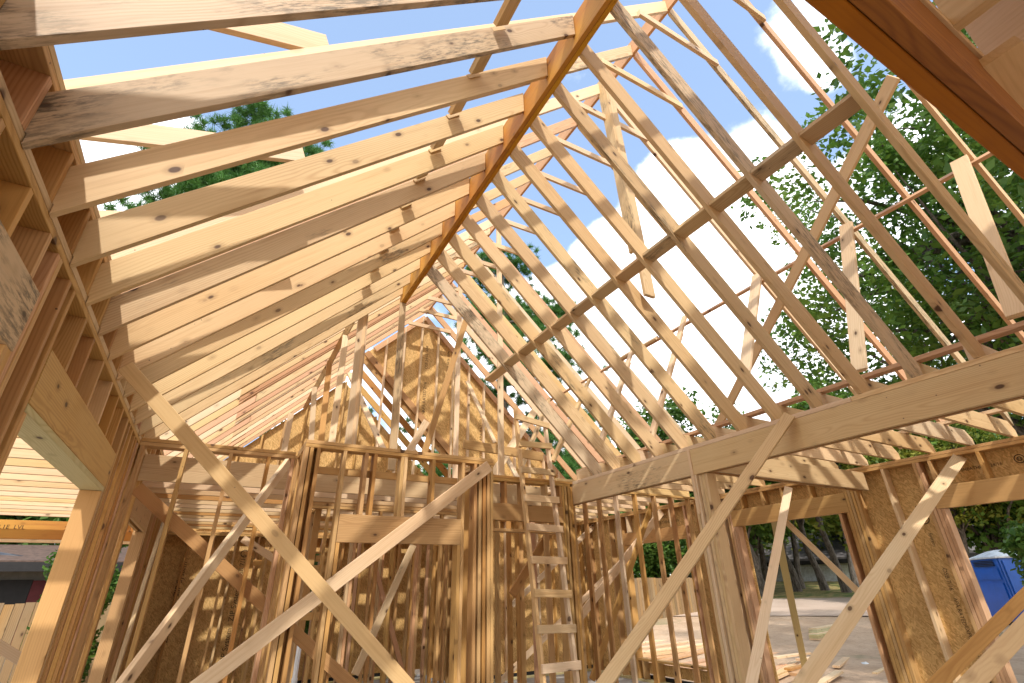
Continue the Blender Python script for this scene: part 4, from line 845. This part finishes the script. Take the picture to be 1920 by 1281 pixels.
# greenery at the left
def bush(base, h, r, label, mat, seed, n, leaf):
    return tree(base, h, r, label, mat, seed, n, leaf, .05, .5, 1.0, name='shrub', low=.02, nb=26, clump=.42)
bush((-2.0, 13.9, -.1), 3.9, .62, 'tall dark vine covered shrub beyond the left wall opening', LEAFD, 81, 16000, .045)
bush((-1.85, 11.9, -.1), 2.4, .45, 'lower shrub at the corner beyond the left wall', LEAFD, 82, 9000, .045)
bush((-2.72, 14.4, -.1), 2.0, .17, 'feathery green shrub against the grey neighbour house', LEAF, 83, 1800, .035)
bush((-3.5, 14.2, -.1), 1.6, .14, 'small sapling in front of the maroon shuttered window', LEAF, 84, 900, .035)
for k, x in enumerate((-12, -7, -2.5, 2.0)): tree((x, 24+k % 2, -.1), 7.5, 3.4, f'{ORD[k]} dark tree behind the neighbour house roof', LEAFD, 91+k, 13000, .16, .2, .6, 1.0, low=.15, group='trees behind the neighbour house')
bush((1.9, 14.2, -.1), 3.2, 1.2, 'green shrub seen through the small back window', LEAFD, 97, 9000, .08)
# ------------------------------------------------------------------ light
sd = V((-.35, -.80, 1.0)).normalized()
sun = bpy.data.lights.new('sun', 'SUN'); sun.energy = 2.25; sun.angle = math.radians(1.3); sun.color = (1, .965, .92)
so = bpy.data.objects.new('sun', sun); COL.objects.link(so); so.rotation_euler = sd.to_track_quat('Z', 'Y').to_euler()
w = bpy.data.worlds.new('World'); S.world = w; w.use_nodes = True; nt = w.node_tree; nt.nodes.clear()
class WT(NT):
    def __init__(s, tr): s.t = tr
t = WT(nt)
sky = t.n('ShaderNodeTexSky', sky_type='NISHITA', sun_disc=False, sun_elevation=math.asin(sd.z), sun_rotation=math.atan2(sd.x, sd.y), altitude=100, air_density=1.0, dust_density=.6, ozone_density=1.0)
D = t.n('ShaderNodeTexCoord').outputs['Generated']
# clouds: noise shaped round a few cloud banks, plus an unseen one added as fill
nz = t.noise(D, 5.5, 9, .58); nz2 = t.noise(t.vm('MULTIPLY', D, (1, 1, 1.8)), 2.4, 6, .6)
acc = None
BL = [((1330, 400), .10, 1.0), ((1250, 480), .13, 1.1), ((1130, 540), .10, .9), ((1040, 680), .13, 1.0), ((1430, 330), .06, .6), ((1120, 620), .16, 1.1), ((1400, 560), .17, 1.15), ((1180, 780), .17, .9), ((1500, 480), .12, .9), ((1000, 860), .2, .8), ((1600, 640), .14, .8), ((200, 290), .07, .8), ((270, 260), .06, .9), ((230, 390), .10, 1.0), ((1490, 40), .05, .30), ((1545, 95), .045, .27), ((1560, 130), .03, .3), ((1790, 300), .1, .8), ((540, 700), .1, .8), ((1220, 650), .07, -.35), ((1060, 470), .10, -.9), ((820, 1000), .3, .5)]
for (pp, rad_, amp) in BL:
    dd = ray(*pp).normalized(); dot = t.n('ShaderNodeVectorMath', operation='DOT_PRODUCT', ins={0: D, 1: tuple(dd)}).outputs['Value']
    g = t.n('ShaderNodeMapRange', interpolation_type='SMOOTHSTEP', ins={0: dot, 1: math.cos(rad_*1.7), 2: 1.0, 3: 0.0, 4: amp}).outputs[0]
    acc = g if acc is None else t.m('ADD', acc, g)
fill_cloud = t.n('ShaderNodeMapRange', interpolation_type='SMOOTHSTEP', ins={0: t.n('ShaderNodeVectorMath', operation='DOT_PRODUCT', ins={0: D, 1: tuple(V((-.35, -.85, .25)).normalized())}).outputs['Value'], 1: -.05, 2: .5, 3: 0.0, 4: .95}).outputs[0]  # unseen cloud bank behind the camera, added to brighten the interior
acc = t.m('MINIMUM', t.m('ADD', acc, fill_cloud), 1.1)
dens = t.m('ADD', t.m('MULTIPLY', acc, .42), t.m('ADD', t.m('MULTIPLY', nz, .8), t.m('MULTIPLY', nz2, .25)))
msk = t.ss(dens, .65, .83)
shade = t.ss(t.noise(t.vm('ADD', D, (0, 0, .03)), 9, 6, .6), .3, .7)
cc = t.mix(shade, (7.4, 7.7, 8.3), (10.0, 10.0, 10.0))
skyc = t.mix(.22, sky.outputs[0], (3.6, 4.6, 6.0))
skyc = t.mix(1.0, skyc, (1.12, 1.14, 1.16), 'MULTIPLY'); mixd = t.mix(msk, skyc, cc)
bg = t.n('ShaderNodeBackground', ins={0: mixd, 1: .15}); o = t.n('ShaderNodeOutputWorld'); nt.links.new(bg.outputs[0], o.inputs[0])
S.view_settings.view_transform = 'Standard'; S.view_settings.look = 'None'; S.view_settings.exposure = .88; S.view_settings.gamma = 1
S.render.engine = 'CYCLES'
S.cycles.max_bounces = 6; S.cycles.diffuse_bounces = 4; S.cycles.transmission_bounces = 2; S.cycles.transparent_max_bounces = 2
